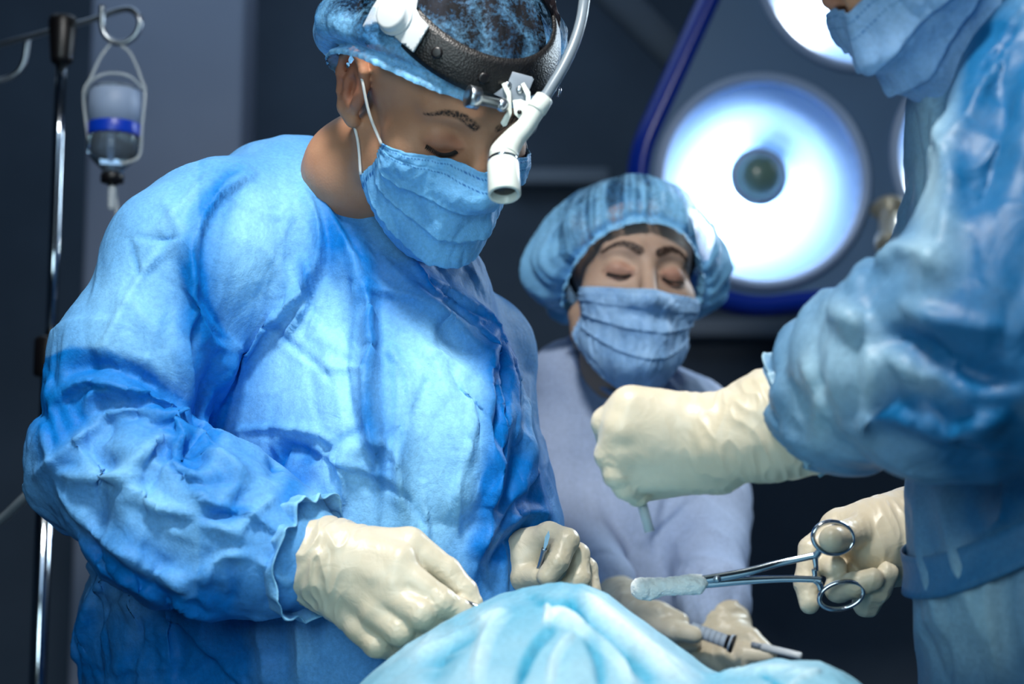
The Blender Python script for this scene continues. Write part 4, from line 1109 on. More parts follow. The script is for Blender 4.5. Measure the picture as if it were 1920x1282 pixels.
t = thing('capped_needle', 'pale plastic capped needle pointing right from the nurse\'s fingers', 'needle', tuple(P(1475, 1222, 1.93)))
a, b = P(1428, 1212, 1.935), P(1503, 1230, 1.92); L = np.linalg.norm(b-a)
link('cap_tube', lathe('cap_tube', [(0, 0), (0, .0042), (L*.9, .0042), (L*.97, .0042), (L, .003), (L, 0)], a, b, 24), M_white, t)
link('needle_hub', lathe('needle_hub', [(-.012, 0), (-.012, .003), (0, .0034), (0, 0)], a, b, 20), M_grey, t)
print('nurse', time.time()-T0)
# ================================================================== ASSISTANT AT THE RIGHT
asst = thing('person', 'person at the right edge in a crinkled grey-blue gown holding forceps', 'person', (.48, 1.4, 0))
HA = Head(R3(-62, 58, 0), P(1700, -146, 1.36), 1.0)
me = head_body(HA, [(P(1930, 40, 1.37), .052), (P(2020, 140, 1.4), .06)], [(P(2060, 250, 1.4), P(2100, 1500, 1.42), .07, .1)], ears=True)
link('body', me, M_skin, asst)
g = chain([(2010, 230, 1.40, .13), (2050, 600, 1.40, .145), (2080, 1000, 1.40, .150), (2105, 1500, 1.41, .155), (2120, 2000, 1.42, .17)], .05)
g += chain([(2010, 150, 1.33, .080), (1985, 330, 1.26, .080), (1930, 540, 1.22, .078), (1885, 650, 1.215, .080)], .04)
g += chain([(1885, 655, 1.215, .080), (1775, 675, 1.25, .074), (1680, 690, 1.30, .065), (1600, 720, 1.34, .056), (1545, 752, 1.36, .046)], .03)
g += chain([(1990, 170, 1.45, .07), (2010, 500, 1.55, .07), (1960, 820, 1.62, .07), (1850, 960, 1.60, .055), (1752, 1000, 1.55, .044)], .03)
g.append(('&plane', (0, 0, .80), (0, 0, -1.0), .002))
ag = sdf_mesh('gown', g, .0095, sub=1, rel=2)
def wa(v):
    q = proj(v); return .5 + 1.0 * (1 - sstep(1500, 1900, q[:, 0])) * (q[:, 1] < 880)
crumple(ag, (.008, 5), (.0022, 10), (.0006, 30), seed=50, where=wa)
creases(ag, 120, 51, (.05, .16), (.010, .026), (.002, .006))
creases(ag, 50, 52, (.05, .12), (.014, .034), (.002, .0055), .3, region=lambda v: wa(v) - .3)
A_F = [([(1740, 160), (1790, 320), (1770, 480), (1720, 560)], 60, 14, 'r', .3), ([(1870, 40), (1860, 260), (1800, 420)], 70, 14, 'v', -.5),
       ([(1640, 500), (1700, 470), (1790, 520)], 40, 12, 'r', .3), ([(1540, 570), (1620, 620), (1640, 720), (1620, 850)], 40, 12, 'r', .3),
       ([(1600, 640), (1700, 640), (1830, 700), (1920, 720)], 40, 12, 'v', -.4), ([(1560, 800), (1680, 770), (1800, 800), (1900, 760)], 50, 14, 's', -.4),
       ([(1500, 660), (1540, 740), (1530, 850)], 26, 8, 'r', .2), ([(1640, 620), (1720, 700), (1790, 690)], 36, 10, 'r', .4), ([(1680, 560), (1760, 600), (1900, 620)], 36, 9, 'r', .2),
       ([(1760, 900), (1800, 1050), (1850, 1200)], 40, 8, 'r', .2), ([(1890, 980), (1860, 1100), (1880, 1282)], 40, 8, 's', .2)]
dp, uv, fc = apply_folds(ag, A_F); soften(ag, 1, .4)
pl = blobs(uv, [(1870, 300, 70, 260, 0, -.5), (1860, 640, 110, 120, 0, -.5), (1760, 640, 60, 50, 0, -.2), (1560, 720, 90, 130, 0, .45), (1740, 300, 40, 160, 0, .5), (1810, 1160, 110, 120, 0, .4), (1860, 850, 90, 70, 0, -.6), (1840, 970, 120, 60, -30, -.3)], .28)  # rim light on left edges and shade on the body put into the tint
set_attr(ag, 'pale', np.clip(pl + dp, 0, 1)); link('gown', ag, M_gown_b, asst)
skirt((P(2110, 1500, 1.41)[0], 1.42), (.175, .17), .84, .34, 4, M_gown_b, asst)
# waist belt: a folded strip round the torso
nb_ = 90; V = np.zeros((nb_, 6, 3))
cxy = np.array([P(2078, 960, 1.40)[0], P(2078, 960, 1.40)[1]]); zb = P(2078, 885, 1.24)[2]
for i in range(nb_):
    th = 2*math.pi*i/nb_
    for j in range(6):
        rr = .162 + .0015*math.sin(5*th) + .001*abs(j-2.5)
        V[i, j] = (cxy[0] + rr*math.cos(th), cxy[1] + rr*math.sin(th), zb + (j/5-.5)*.034 + .075*(math.cos(th)) + .004*math.sin(3*th))
me = grid_mesh('belt', V, closed_u=True); set_attr(me, 'pale', np.full(nb_*6, .1)); o = link('belt', me, M_gown_b, asst); solid(o, .002)
ruffle('sleeve_cuff', P(1530, 760, 1.362), P(1430, 800, 1.375) - P(1530, 760, 1.362), .047, .050, .022, 5, .005, 8, M_gown_b, asst)
ruffle('sleeve_cuff', P(1770, 1000, 1.553), P(1690, 1000, 1.535) - P(1770, 1000, 1.553), .043, .046, .020, 5, .004, 9, M_gown_b, asst)
mk, MVA = mask_mesh(HA, 'face_mask', [(.30, .004), (.52, .005), (.74, .005)], .010, top=.016, seed=6, ret=True)
o = link('face_mask', mk, M_mask_n, asst); solid(o, .0009); loop(HA, MVA, -1, asst); loop(HA, MVA, 1, asst)
make_hair(HA, asst, ang_edge(92, 96, 112), AX, off=.005)
make_cap(HA, 'surgical_cap', M_cap, asst, ang_edge(103, 98, 116), puff_s, 4.3, AX, lambda th, s_: .6 + 0*th, gath=.002)
# left fist above the table
hand('glove', [[(1545, 778, 1.372, .046), (1450, 796, 1.375, .0425), (1356, 826, 1.38, .0365)]],
     [[(1345, 792, 1.385, .0215), (1185, 766, 1.38, .0190)], [(1345, 815, 1.385, .026), (1170, 802, 1.375, .0175)], [(1345, 845, 1.388, .026), (1168, 846, 1.378, .0165)], [(1345, 868, 1.395, .024), (1182, 888, 1.388, .0150)], [(1340, 850, 1.405, .030), (1215, 885, 1.42, .024)]],
     [[(1180, 768, 1.38, .0175), (1136, 792, 1.388, .0118), (1146, 838, 1.412, .0108), (1180, 850, 1.43, .010)],
      [(1165, 806, 1.375, .0165), (1142, 852, 1.380, .0115), (1168, 884, 1.405, .0105), (1200, 880, 1.42, .010)],
      [(1165, 850, 1.378, .0155), (1156, 888, 1.378, .0110), (1182, 910, 1.400, .0100), (1210, 900, 1.415, .0095)],
      [(1180, 885, 1.385, .0140), (1172, 914, 1.385, .0092), (1196, 928, 1.402, .0088), (1218, 915, 1.412, .0085)],
      [(1290, 815, 1.415, .020), (1215, 815, 1.435, .0135), (1172, 862, 1.435, .0110)]],
     M_glove, asst, seed=15, wr=(.0008, 40))
t = thing('glass_rod', 'short clear tube pointing down out of the gloved fist', 'tube', tuple(P(1210, 968, 1.41)))
a, b = P(1196, 915, 1.41), P(1218, 997, 1.405); L = np.linalg.norm(b-a)
link('tube_wall', lathe('tube_wall', [(0, .0030), (0, .0042), (L, .0042), (L, .0030), (0, .0030)], a, b, 24), mat('cloudy_glass', srgb(190, 200, 205), .1, Alpha=.7), t)
link('metal_core', lathe('metal_core', [(0, 0), (0, .0022), (L*.98, .0022), (L*.98, 0)], a, b, 16), M_steel, t)
# right hand with the ring-handled forceps
hand('glove', [[(1785, 1003, 1.553, .043), (1715, 1000, 1.542, .0395), (1650, 1008, 1.53, .035)]],
     [[(1650, 985, 1.53, .024), (1572, 988, 1.540, .0165)], [(1650, 1008, 1.535, .026), (1580, 1022, 1.55, .017)], [(1660, 1035, 1.54, .026), (1598, 1056, 1.553, .016)], [(1670, 1050, 1.54, .024), (1622, 1082, 1.55, .015)]],
     [[(1580, 986, 1.540, .0160), (1522, 1030, 1.528, .0116), (1511, 1092, 1.518, .0104), (1518, 1132, 1.512, .0092)],
      [(1660, 985, 1.53, .020), (1620, 993, 1.515, .0150), (1580, 1006, 1.492, .0130), (1560, 1011, 1.472, .0115)],
      [(1585, 1026, 1.550, .0140), (1545, 1052, 1.532, .0116), (1566, 1064, 1.508, .0106)],
      [(1600, 1054, 1.550, .0135), (1572, 1104, 1.508, .0116), (1602, 1097, 1.490, .0108), (1636, 1086, 1.484, .0100)],
      [(1622, 1082, 1.548, .0130), (1626, 1130, 1.520, .0120), (1646, 1106, 1.500, .0104), (1664, 1074, 1.492, .0096)]],
     M_glove, asst, seed=18, wr=(.0007, 40))
fc = thing('sponge_forceps', 'long ring-handled steel forceps gripping a white swab', 'forceps', tuple(P(1420, 1075, 1.5)))
def bar(name, pts, r, flat=.6, m=M_steel, n=40): return link(name, tube(name, pts, r, n, 14, flat=(flat, FWD)), m, fc)
D1 = 1.486
u = bar('upper_shank', [P(1240, 1098, D1), P(1322, 1086, D1), P(1400, 1072, D1), P(1460, 1056, D1), P(1520, 1043, D1-.003), P(1532, 1040, D1-.004)], [.0022, .0040, .0036, .0030, .0030, .0032])
l = bar('lower_shank', [P(1240, 1102, D1+.003), P(1326, 1094, D1+.003), P(1400, 1088, D1+.002), P(1470, 1085, D1), P(1525, 1086, D1-.003), P(1540, 1088, D1-.004)], [.0022, .0040, .0036, .0030, .0030, .0032])
def ring(name, cx, cy, rx, ry, ang, d, tilt, parent_pts):
    th = np.linspace(0, 2*math.pi, 41)[:-1]; c_, s_ = math.cos(math.radians(ang)), math.sin(math.radians(ang))
    pts = []
    for t_ in th:
        x, y = rx*math.cos(t_), ry*math.sin(t_)
        pts.append(P(cx + x*c_ - y*s_, cy + x*s_ + y*c_, d + tilt*x/rx))
    pts = np.array(pts); tan = np.roll(pts, -1, 0) - np.roll(pts, 1, 0); tan /= np.linalg.norm(tan, axis=1)[:, None]
    a = np.cross(tan, FWD); a /= np.linalg.norm(a, axis=1)[:, None]; b = np.cross(a, tan)
    ph = np.linspace(0, 2*math.pi, 14, endpoint=False)
    V = pts[:, None] + .0021*(np.cos(ph)[None, :, None]*a[:, None]) + .0029*(np.sin(ph)[None, :, None]*b[:, None])
    return link(name, grid_mesh(name, V, closed_u=True, closed_v=True), M_steel, fc)
ring('finger_ring', 1562, 1008, 38, 30, 8, D1-.008, .002, None)
ring('finger_ring', 1577, 1116, 42, 25, -14, D1-.004, -.002, None)
bar('ring_neck', [P(1528, 1044, D1-.003), P(1534, 1036, D1-.006), P(1540, 1027, D1-.009)], [.0034, .003, .0026], n=12)
bar('ring_neck', [P(1528, 1086, D1-.003), P(1536, 1094, D1-.003), P(1540, 1106, D1-.003)], [.0034, .003, .0026], n=12)
bar('ratchet', [P(1528, 1044, D1-.003), P(1530, 1060, D1-.003), P(1530, 1070, D1-.003)], [.0028, .0022, .0026], n=12)
bar('ratchet', [P(1527, 1088, D1-.001), P(1528, 1078, D1-.001), P(1527, 1066, D1-.001)], [.0028, .0022, .0026], n=12)
p_ = P(1345, 1086, D1-.004); link('box_joint', lathe('box_joint', [(0, 0), (0, .0034), (.0014, .003), (.0016, 0)], p_, p_ - FWD, 20), M_steel_soft, fc)
# swab wrapped on the jaws
pr = []
for a, b in (((1203, 1104, D1, .0095), (1216, 1108, D1, .0078)), ((1208, 1098, D1, .0062), (1312, 1092, D1+.001, .0062)), ((1216, 1109, D1, .0050), (1308, 1098, D1+.001, .0060)), ((1290, 1094, D1, .0075), (1308, 1096, D1, .0068))):
    pr.append(('cone', P(*a[:3]), P(*b[:3]), a[3], b[3], .004))
me = sdf_mesh('swab', pr, .0012, sub=1, rel=1); v = coords(me); n = normals(me)
set_coords(me, v + n*(.0012*noise(v*170) + .0005*ridged(v*420))[:, None])
o = link('gauze_swab', me, M_gauze); tag(o, 'small white gauze swab clamped in the forceps tip', 'swab')
print('assistant', time.time()-T0)
# ================================================================== TABLE AND DRAPE
def world_of(px, py, D): return P(px, py, D)
rx, rz = [], []
for px, py in [(560, 1420), (640, 1330), (690, 1282), (770, 1217), (860, 1163), (940, 1126), (1000, 1107), (1050, 1101), (1090, 1104), (1135, 1124), (1200, 1172), (1270, 1224), (1330, 1272), (1400, 1330)]:
    p = P(px, py, 1.44); rx.append(p[0]); rz.append(p[2])
sx, sz = [], []
for px, py in [(1180, 1330), (1260, 1286), (1330, 1264), (1400, 1251), (1455, 1247), (1520, 1253), (1580, 1278), (1640, 1320), (1700, 1370)]:
    p = P(px, py, 1.36); sx.append(p[0]); sz.append(p[2])
nx, ny = 420, 460
X = np.linspace(-.235, .305, nx); Y = np.linspace(.40, 1.62, ny); GX, GY = np.meshgrid(X, Y, indexing='ij')
base = .965 - .02*((GX-.03)/.25)**2
yc = 1.44
head_ = np.interp(GX, rx, rz); hh = np.maximum(head_ - base, 0)
wy = np.where(GY > yc, .085, .30); Z = base + hh*np.exp(-np.abs((GY-yc)/wy)**2.2)
sh = np.maximum(np.interp(GX, sx, sz) - base, 0); Z2 = base + sh*np.exp(-np.abs((GY-1.33)/.16)**2.4)
Z = -smin(-Z, -Z2, .012)
# sides fall off the table edge, cloth keeps folding
ex = np.maximum(np.maximum(-.205 - GX, GX - .275), 0); ey = np.maximum(GY - 1.585, 0) + np.maximum(.44 - GY, 0)
e = np.sqrt(ex**2 + ey**2); Z = Z - 11*e - .06*sstep(0, .03, e)
pts = np.stack([GX, GY, Z], -1)
# squeeze the falling hem inwards so that it hangs
w0 = np.stack([GX*3.2 - GY*5.5, GX*6+GY*2.5, 0*GX+3], -1).reshape(-1, 3)
n1 = noise(w0).reshape(GX.shape); n2 = ridged(w0*2.2+5).reshape(GX.shape); n3 = ridged(w0*5+9).reshape(GX.shape)
Z += .008*n1 + .0045*np.clip(n2, -.4, 1) + .0014*n3
pts[..., 2] = Z
me = grid_mesh('surgical_drape', pts)
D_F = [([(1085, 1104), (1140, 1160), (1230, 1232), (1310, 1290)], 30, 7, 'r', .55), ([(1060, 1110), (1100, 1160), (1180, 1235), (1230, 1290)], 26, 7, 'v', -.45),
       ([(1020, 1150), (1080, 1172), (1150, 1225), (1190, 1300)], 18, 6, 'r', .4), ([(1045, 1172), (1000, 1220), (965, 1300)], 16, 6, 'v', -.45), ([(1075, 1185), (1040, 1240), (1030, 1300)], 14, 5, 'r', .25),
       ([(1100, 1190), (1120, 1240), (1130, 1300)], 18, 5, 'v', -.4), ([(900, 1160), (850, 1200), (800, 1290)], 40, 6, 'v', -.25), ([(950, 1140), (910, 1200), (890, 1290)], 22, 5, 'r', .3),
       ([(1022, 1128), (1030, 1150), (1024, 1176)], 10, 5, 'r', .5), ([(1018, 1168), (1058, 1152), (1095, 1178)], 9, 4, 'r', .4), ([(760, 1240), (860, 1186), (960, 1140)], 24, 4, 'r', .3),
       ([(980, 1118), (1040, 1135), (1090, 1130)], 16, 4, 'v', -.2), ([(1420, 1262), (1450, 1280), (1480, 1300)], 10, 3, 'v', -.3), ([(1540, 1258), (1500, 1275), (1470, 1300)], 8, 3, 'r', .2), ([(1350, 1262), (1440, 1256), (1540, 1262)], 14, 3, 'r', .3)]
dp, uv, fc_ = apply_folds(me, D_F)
set_attr(me, 'pale', np.clip(.34 + dp*1.3 + .35*n1.ravel(), 0, 1))  # highlights on fold ridges and shade in valleys painted into the tint
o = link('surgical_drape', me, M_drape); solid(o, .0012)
tag(o, 'light teal surgical drape tented over the patient on the operating table', 'drape')
t = thing('operating_table', 'operating table hidden under the teal drape', 'table', (.03, 1.0, 0))
link('table_top', box('table_top', (.03, 1.0, .815), (.46, 1.1, .06), bev=.01), M_grey, t)
link('mattress', box('mattress', (.03, 1.0, .868), (.45, 1.08, .045), bev=.02), M_black, t)
link('column', lathe('column', [(0, 0), (0, .13), (.05, .13), (.06, .09), (.5, .085), (.5, .12), (.685, .12), (.685, 0)], (.03, 1.0, .1), (.03, 1.0, 1), 32), M_steel_soft, t)
link('base', box('base', (.03, 1.0, .06), (.42, .9, .12), bev=.03), M_grey, t)
# patient lies under the drape
pat = thing('person', 'patient lying completely covered under the teal drape', 'person', (.03, 1.0, .94))
pr = [('ell', (.045, 1.45, 1.0), (.07, .09, .085), .02), ('cone', (.045, 1.36, .985), (.04, 1.25, .97), .05, .05, .03), ('cone', (-.07, 1.2, .975), (.15, 1.2, .975), .05, .05, .04), ('cone', (.04, 1.2, .965), (.03, .6, .96), .07, .06, .05),
      ('cone', (.045, 1.45, 1.06), (.045, 1.43, 1.083), .014, .008, .01)]
link('body', sdf_mesh('body', pr, .009, sub=1, rel=1), M_skin, pat)
# ================================================================== CEILING LAMP WITH THREE REFLECTORS
LD = 2.95
LR = RGT * math.cos(.06) + FWD * math.sin(.06); LU = UPV*math.cos(.05) + FWD*math.sin(.05); LN = np.cross(LR, LU)      # LN points into the housing
LR /= np.linalg.norm(LR); LU /= np.linalg.norm(LU); LN /= np.linalg.norm(LN)
if LN @ FWD < 0: LN = -LN
LC = P(1637, 188, LD); PXM = F / LD
def LP(x, y, z=0): return LC + (x-1637)/PXM*LR - (y-188)/PXM*LU + z*LN
lamp = thing('operating_lamp', 'big blue-grey operating lamp with three glowing round reflectors behind the assistant', 'lamp', tuple(LC))
CN = [(1427, 342), (1615, -67), (1870, 290)]
def hull(R):
    out = []
    cs = [np.array(c, float) for c in CN]; order = [0, 1, 2]
    for i in range(3):
        c = cs[i]; a = cs[i-1]; b = cs[(i+1) % 3]
        def nrm(p, q):
            d = (q-p)/np.linalg.norm(q-p); n_ = np.array([d[1], -d[0]])
            m = (cs[0]+cs[1]+cs[2])/3
            return n_ if n_ @ (p - m) > 0 else -n_
        n0 = nrm(a, c); n1_ = nrm(c, b); a0 = math.atan2(n0[1], n0[0]); a1 = math.atan2(n1_[1], n1_[0])
        da = (a1 - a0 + math.pi) % (2*math.pi) - math.pi
        for k in range(25):
            t_ = a0 + da*k/24; out.append(c + R*np.array([math.cos(t_), math.sin(t_)]))
    # straight sides get points of their own
    o2 = []
    for i in range(len(out)):
        p, q = out[i], out[(i+1) % len(out)]; n_ = max(1, int(np.linalg.norm(q-p)/22)); o2 += [p + (q-p)*k/n_ for k in range(n_)]
    return np.array(o2)
H0 = hull(100.); cen = np.array([1637., 188.])
def shell(name, prof, m, parent=lamp):
    rows = []
    for R, z in prof:
        h = hull(R)
        if len(h) != len(H0): # resample
            s_ = np.concatenate([[0], np.cumsum(np.linalg.norm(np.diff(np.concatenate([h, h[:1]]), axis=0), axis=1))]); hh_ = np.concatenate([h, h[:1]])
            tt = np.linspace(0, s_[-1], 301)[:-1]; h = np.stack([np.interp(tt, s_, hh_[:, k]) for k in (0, 1)], 1)
        else:
            s_ = np.concatenate([[0], np.cumsum(np.linalg.norm(np.diff(np.concatenate([h, h[:1]]), axis=0), axis=1))]); hh_ = np.concatenate([h, h[:1]])
            tt = np.linspace(0, s_[-1], 301)[:-1]; h = np.stack([np.interp(tt, s_, hh_[:, k]) for k in (0, 1)], 1)
        rows.append([LP(x, y, z) for x, y in h])
    return link(name, grid_mesh(name, np.array(rows).transpose(1, 0, 2), closed_u=True), m, parent)
M_lampface = mat('blue_grey_lacquer', srgb(86, 116, 150), .4)
M_lampblue = mat('deep_blue_rim', srgb(4, 44, 150), .3)
M_lamppale = mat('pale_reflector_rim', srgb(150, 172, 205), .35)
# face plate with three round openings
ol = hull(214.); holes = []
V2 = [Vector(p) for p in ol]; E = [(i, (i+1) % len(ol)) for i in range(len(ol))]
k0 = len(V2)
for cx_, cy_ in CN:
    m_ = 72; ids = []
    for k in range(m_):
        t_ = 2*math.pi*k/m_; V2.append(Vector((cx_ + 200*math.cos(t_), cy_ + 200*math.sin(t_)))); ids.append(len(V2)-1)
    E += [(ids[i], ids[(i+1) % m_]) for i in range(m_)]
r_ = delaunay_2d_cdt(V2, E, [], 0, 1e-4)
vs = np.array([list(p) for p in r_[0]]); tris = []
for f in r_[2]:
    c = vs[list(f)].mean(0)
    if min(np.hypot(c[0]-a, c[1]-b) for a, b in CN) < 199.5: continue
    ang = False
    # inside the outline?
    ins = False
    for i in range(len(ol)):
        a, b = ol[i], ol[(i+1) % len(ol)]
        if (a[1] > c[1]) != (b[1] > c[1]) and c[0] < (b[0]-a[0])*(c[1]-a[1])/(b[1]-a[1]) + a[0]: ins = not ins
    if ins: tris.append(tuple(f))
me = bpy.data.meshes.new('face_plate'); me.from_pydata([tuple(LP(x, y, 0)) for x, y in vs], [], tris); me.update()
link('face_plate', me, M_lampface, lamp)
shell('rim', [(213, .001), (216, -.008), (232, -.010), (246, .002), (252, .02), (248, .055), (226, .088), (190, .10)], M_lampblue)
shell('back_shell', [(190, .10), (120, .14), (60, .16), (4, .165)], M_lampface)
M_bowl = mat('faceted_reflector', srgb(150, 190, 240), .3, .0, .6)
M_bulbcap = mat('frosted_green_bulb_cap', srgb(96, 124, 116), .25)
M_lens = mat('lamp_front_glass', srgb(225, 238, 250), .05, Transmission_Weight=1, IOR=1.1)
M_glow = mat('lit_lamp_glass', (0, 0, 0, 1), .4)
bsdf(M_glow).inputs['Emission Color'].default_value = (.86, .94, 1, 1); bsdf(M_glow).inputs['Emission Strength'].default_value = 5
for i, (cx_, cy_) in enumerate(CN):
    c = LP(cx_, cy_, 0); k = 1/PXM
    def prof(lst): return [(z, R*k) for R, z in lst]
    rf = link('reflector_ring', lathe('reflector_ring', prof([(201, .001), (204, -.006), (196, -.012), (186, -.008), (182, .004), (184, .012), (188, .012)]), c, c + LN, 96), M_lamppale, lamp)
    # bowl with radial facets
    nu, nv = 72, 26; th = np.linspace(0, 2*math.pi, nu, endpoint=False); s_ = np.linspace(0, 1, nv)
    R = 184*k*(1 - s_)**.9 + .012*s_; z = .010 + .085*np.sin(s_*math.pi/2)
    V = np.zeros((nu, nv, 3))
    for a_ in range(nu):
        for b_ in range(nv):
            ff = 1 + .010*((a_ % 2)*2-1)*(1-s_[b_])
            V[a_, b_] = c + z[b_]*LN + R[b_]*ff*(math.cos(th[a_])*LR + math.sin(th[a_])*LU)
    link('reflector_bowl', grid_mesh('reflector_bowl', V, closed_u=True), M_bowl, rf)
    cap_ = c + (14*k*LU) ; 
    link('bulb_cap', lathe('bulb_cap', prof([(0, -.006), (18, -.003), (34, .006), (42, .020), (46, .034), (47, .040), (40, .042), (38, .036)]), cap_, cap_ + LN, 48), M_bulbcap, rf)
    link('cap_ring', lathe('cap_ring', prof([(46, .030), (54, .030), (56, .036), (54, .042), (46, .042)]), cap_, cap_ + LN, 48), M_lamppale, rf)
    link('bulb', lathe('bulb', prof([(0, .050), (16, .052), (20, .060), (16, .070), (0, .074)]), cap_, cap_ + LN, 32), M_glow, rf)
    l = bpy.data.lights.new('bulb_light', 'POINT'); l.energy = 5 if i == 0 else 3; l.color = (.80, .90, 1); l.shadow_soft_size = .018
    lo_ = bpy.data.objects.new('bulb_light', l); COL.objects.link(lo_); lo_.location = cap_ + .047*LN - 34*k*LU - 22*k*LR
# grab handle between two reflectors
ha, hb = LP(1668, 398, -.0), LP(1640, 470, -.075)
M_brass = mat('warm_grey_handle', srgb(160, 156, 140), .3, .3)
ax_ = hb-ha; L = np.linalg.norm(ax_)
link('handle', lathe('handle', [(0, 0), (0, .034), (.006, .036), (.012, .034), (.014, .022), (.03, .018), (L*.75, .017), (L*.8, .022), (L, .023), (L+.004, .018), (L+.005, 0)], ha, hb, 40), M_brass, lamp)
link('arm', tube('arm', [LP(1637, 188, .16), LP(1560, 60, .32), LP(1420, -180, .42), LP(1300, -420, .42)], .035, 30, 20), M_lamppale, lamp)
am = thing('lamp_arm', 'pale diagonal ceiling arm beside the big lamp', 'lamp arm', tuple(P(1200, 60, 3.5)))
link('arm_tube', tube('arm_tube', [P(1290, 130, 3.6), P(1200, 40, 3.5), P(1080, -80, 3.4), P(980, -220, 3.4)], .036, 24, 20), M_rail, am)
link('joint', lathe('joint', [(-.06, 0), (-.06, .045), (.06, .045), (.06, 0)], P(1290, 130, 3.6), P(1290, 40, 3.6), 30), M_grey, am)

# ================================================================== DRIP STAND AND BOTTLE
ivs = thing('drip_stand', 'steel drip stand with dark head and curved hooks', 'drip stand', (P(60, 1282, 2.3)[0], P(60, 1282, 2.3)[1], 0))
ptop = P(117, 70, 2.3); pmid = P(84, 680, 2.3); px_, py_ = ptop[0], ptop[1]
# a vertical pole below the head
link('upper_pole', tube('upper_pole', [(px_, py_, ptop[2]), (px_, py_, pmid[2])], .0075, 4, 24), M_steel, ivs)
link('lower_pole', tube('lower_pole', [(px_, py_, pmid[2]), (px_, py_, .12)], .0115, 4, 24), M_steel, ivs)
link('height_clamp', lathe('height_clamp', [(-.026, 0), (-.026, .019), (-.022, .021), (.022, .021), (.026, .017), (.026, 0)], (px_, py_, pmid[2]), (px_, py_, pmid[2]+1), 30), M_black, ivs)
kc = np.array([px_, py_, pmid[2]]); link('clamp_knob', lathe('clamp_knob', [(.018, 0), (.018, .006), (.026, .006), (.028, .014), (.042, .013), (.043, 0)], kc, kc + np.array([1, -.1, .05]), 24), M_black, ivs)
link('pole_head', lathe('pole_head', [(-.036, 0), (-.036, .013), (-.03, .015), (.022, .019), (.028, .017), (.028, 0)], ptop, ptop + np.array([0, 0, 1]), 30), M_black, ivs)
h1 = link('hook', tube('hook', [P(118, 52, 2.3), P(170, 38, 2.295), P(215, 22, 2.29), P(245, 18, 2.285), P(262, 38, 2.28), P(254, 66, 2.28), P(232, 80, 2.28), P(208, 76, 2.28), P(192, 54, 2.28), P(191, 10, 2.28)], .0042, 80, 12), M_steel_soft, ivs)
h2 = link('hook', tube('hook', [P(118, 52, 2.3), P(60, 68, 2.31), P(0, 84, 2.32), P(-50, 100, 2.33), P(-70, 120, 2.33), P(-50, 146, 2.33), P(-10, 152, 2.33), P(25, 142, 2.33), P(44, 120, 2.33), P(52, 72, 2.33)], .0042, 80, 12), M_steel_soft, ivs)
for k in range(5):
    a_ = 2*math.pi*k/5 + .3; e = np.array([math.cos(a_), math.sin(a_), 0])
    lg = link('leg', tube('leg', [np.array([px_, py_, .12]), np.array([px_, py_, .10]) + e*.15, np.array([px_, py_, .07]) + e*.28], [.014, .012, .010], 12, 12), M_steel_soft, ivs)
    w_ = np.array([px_, py_, .03]) + e*.28; link('castor', lathe('castor', [(-.012, 0), (-.012, .026), (.012, .026), (.012, 0)], w_, w_ + np.cross(e, [0, 0, 1]), 20), M_black, lg)
bt = thing('drip_bottle', 'upturned clear infusion bottle with pale label and blue band hanging from the hook', 'bottle', tuple(P(216, 250, 2.27)))
bc = P(216, 166, 2.27); up = np.array([0, 0, -1.0]); m1 = F/2.27
def bl_(y): return (y-166)/m1
M_bottle = mat('clear_bottle_plastic', srgb(205, 225, 240), .04, Transmission_Weight=.9, IOR=1.25)
body = link('bottle_wall', lathe('bottle_wall', [(bl_(162), 0), (bl_(162), .020), (bl_(165), .028), (bl_(172), .0322), (bl_(180), .0338), (bl_(270), .0340), (bl_(292), .0325), (bl_(306), .026), (bl_(318), .017), (bl_(326), .0125), (bl_(336), .0125), (bl_(336), 0)], bc, bc + up, 56), M_bottle, bt)
link('label', lathe('label', [(bl_(172), .0330), (bl_(174), .0344), (bl_(238), .0350), (bl_(238), .0346), (bl_(174), .0340), (bl_(172), .0330)], bc, bc + up, 56), mat('pale_label', srgb(150, 170, 200), .5), bt)
link('blue_band', lathe('blue_band', [(bl_(236), .0350), (bl_(238), .0354), (bl_(258), .0352), (bl_(260), .0346), (bl_(236), .0344)], bc, bc + up, 56), mat('cobalt_band', srgb(8, 60, 190), .35), bt)
link('liquid', lathe('liquid', [(bl_(262), 0), (bl_(262), .0318), (bl_(290), .0308), (bl_(304), .0245), (bl_(316), .0155), (bl_(324), .0105), (bl_(330), 0)], bc, bc + up, 48), mat('saline', srgb(235, 245, 250), .0, Transmission_Weight=1, IOR=1.33), bt)
link('stopper', lathe('stopper', [(bl_(330), 0), (bl_(330), .0145), (bl_(334), .0155), (bl_(346), .0150), (bl_(348), .008), (bl_(352), .006), (bl_(352), 0)], bc, bc + up, 32), M_black, bt)
link('drip_line', tube('drip_line', [P(216, 345, 2.27), P(217, 370, 2.27), P(219, 400, 2.27), P(215, 440, 2.26), P(205, 500, 2.25), P(200, 640, 2.25)], .0028, 50, 10), M_tubing, bt)
link('drip_chamber', lathe('drip_chamber', [(bl_(352), 0), (bl_(352), .004), (bl_(358), .0052), (bl_(392), .0048), (bl_(398), .003), (bl_(398), 0)], bc, bc + up, 20), M_tubing, bt)
link('hanging_cord', tube('hanging_cord', [P(212, 77, 2.282), P(190, 105, 2.275), P(168, 150, 2.26), P(158, 168, 2.25), P(158, 200, 2.25), P(166, 260, 2.245), P(178, 296, 2.25), P(200, 318, 2.255)], .0021, 60, 8), M_tubing, bt)
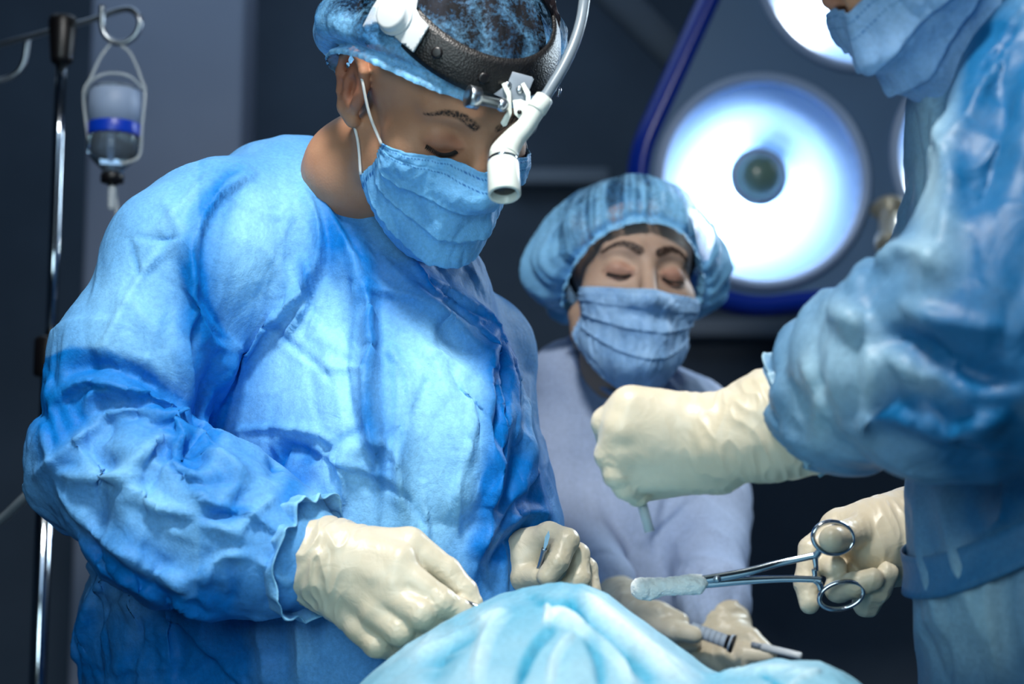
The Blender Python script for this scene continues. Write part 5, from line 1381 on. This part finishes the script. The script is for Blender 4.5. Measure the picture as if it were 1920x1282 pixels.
link('hanging_cord', tube('hanging_cord', [P(214, 78, 2.282), P(244, 100, 2.275), P(266, 150, 2.26), P(272, 176, 2.25), P(266, 240, 2.245), P(262, 290, 2.25), P(240, 304, 2.24), P(226, 306, 2.24)], .0021, 60, 8), M_tubing, bt)
link('hanging_cord', tube('hanging_cord', [P(158, 180, 2.25), P(172, 152, 2.235), P(200, 138, 2.235), P(240, 142, 2.235), P(268, 166, 2.25)], .0021, 40, 8), M_tubing, bt)
cb = link('power_cable', tube('power_cable', [P(-60, 1010, 1.98), P(0, 976, 1.95), P(50, 930, 1.92), P(110, 880, 1.9), P(160, 800, 1.9), P(200, 700, 1.95), P(260, 620, 2.0)], .0058, 60, 12), M_cable)
tag(cb, 'grey cable running behind the surgeon\'s elbow', 'cable')
# ================================================================== WALL FITTINGS
o = struct(link('trim_1', box('trim_1', ((P(150, 300, 3.55)[0] + P(445, 300, 3.55)[0])/2, 3.6, 1.6), (P(445, 300, 3.55)[0]-P(150, 300, 3.55)[0], .18, 3.3), bev=.012), M_panel))
rl = link('wall_rail', box('wall_rail', (P(1055, 300, 4.4)[0], 4.56, P(1055, 305, 4.5)[2]), (.27, .05, .045), bev=.008), M_rail); tag(rl, 'short pale wall rail behind the surgeon\'s headlamp', 'rail')
rl = link('equipment_rail', box('equipment_rail', (P(1420, 600, 4.4)[0], 4.55, P(1420, 600, 4.45)[2]), (.42, .06, .05), bev=.008), M_rail); tag(rl, 'pale horizontal equipment rail on the wall below the big lamp', 'rail')
# legs and clogs below the gowns
for root, x, y in ((surgeon, P(500, 2500, 1.84)[0], 1.86), (nurse, P(1190, 2600, 2.28)[0], 2.28), (asst, P(2120, 3400, 1.44)[0], 1.45)):
    for s_ in (-.09, .09):
        link('trouser_leg', tube('trouser_leg', [(x+s_, y, .62), (x+s_, y, .35), (x+s_, y, .10)], [.085, .07, .065], 14, 20), M_trousers, root)
        me = sdf_mesh('clog', [('cone', (x+s_, y+.03, .045), (x+s_*1.1, y-.12, .04), .042, .040, .02), ('&plane', (0, 0, .003), (0, 0, -1.0), .001)], .008, sub=1, rel=1); link('clog', me, M_shoe, root)
print('all', time.time()-T0)
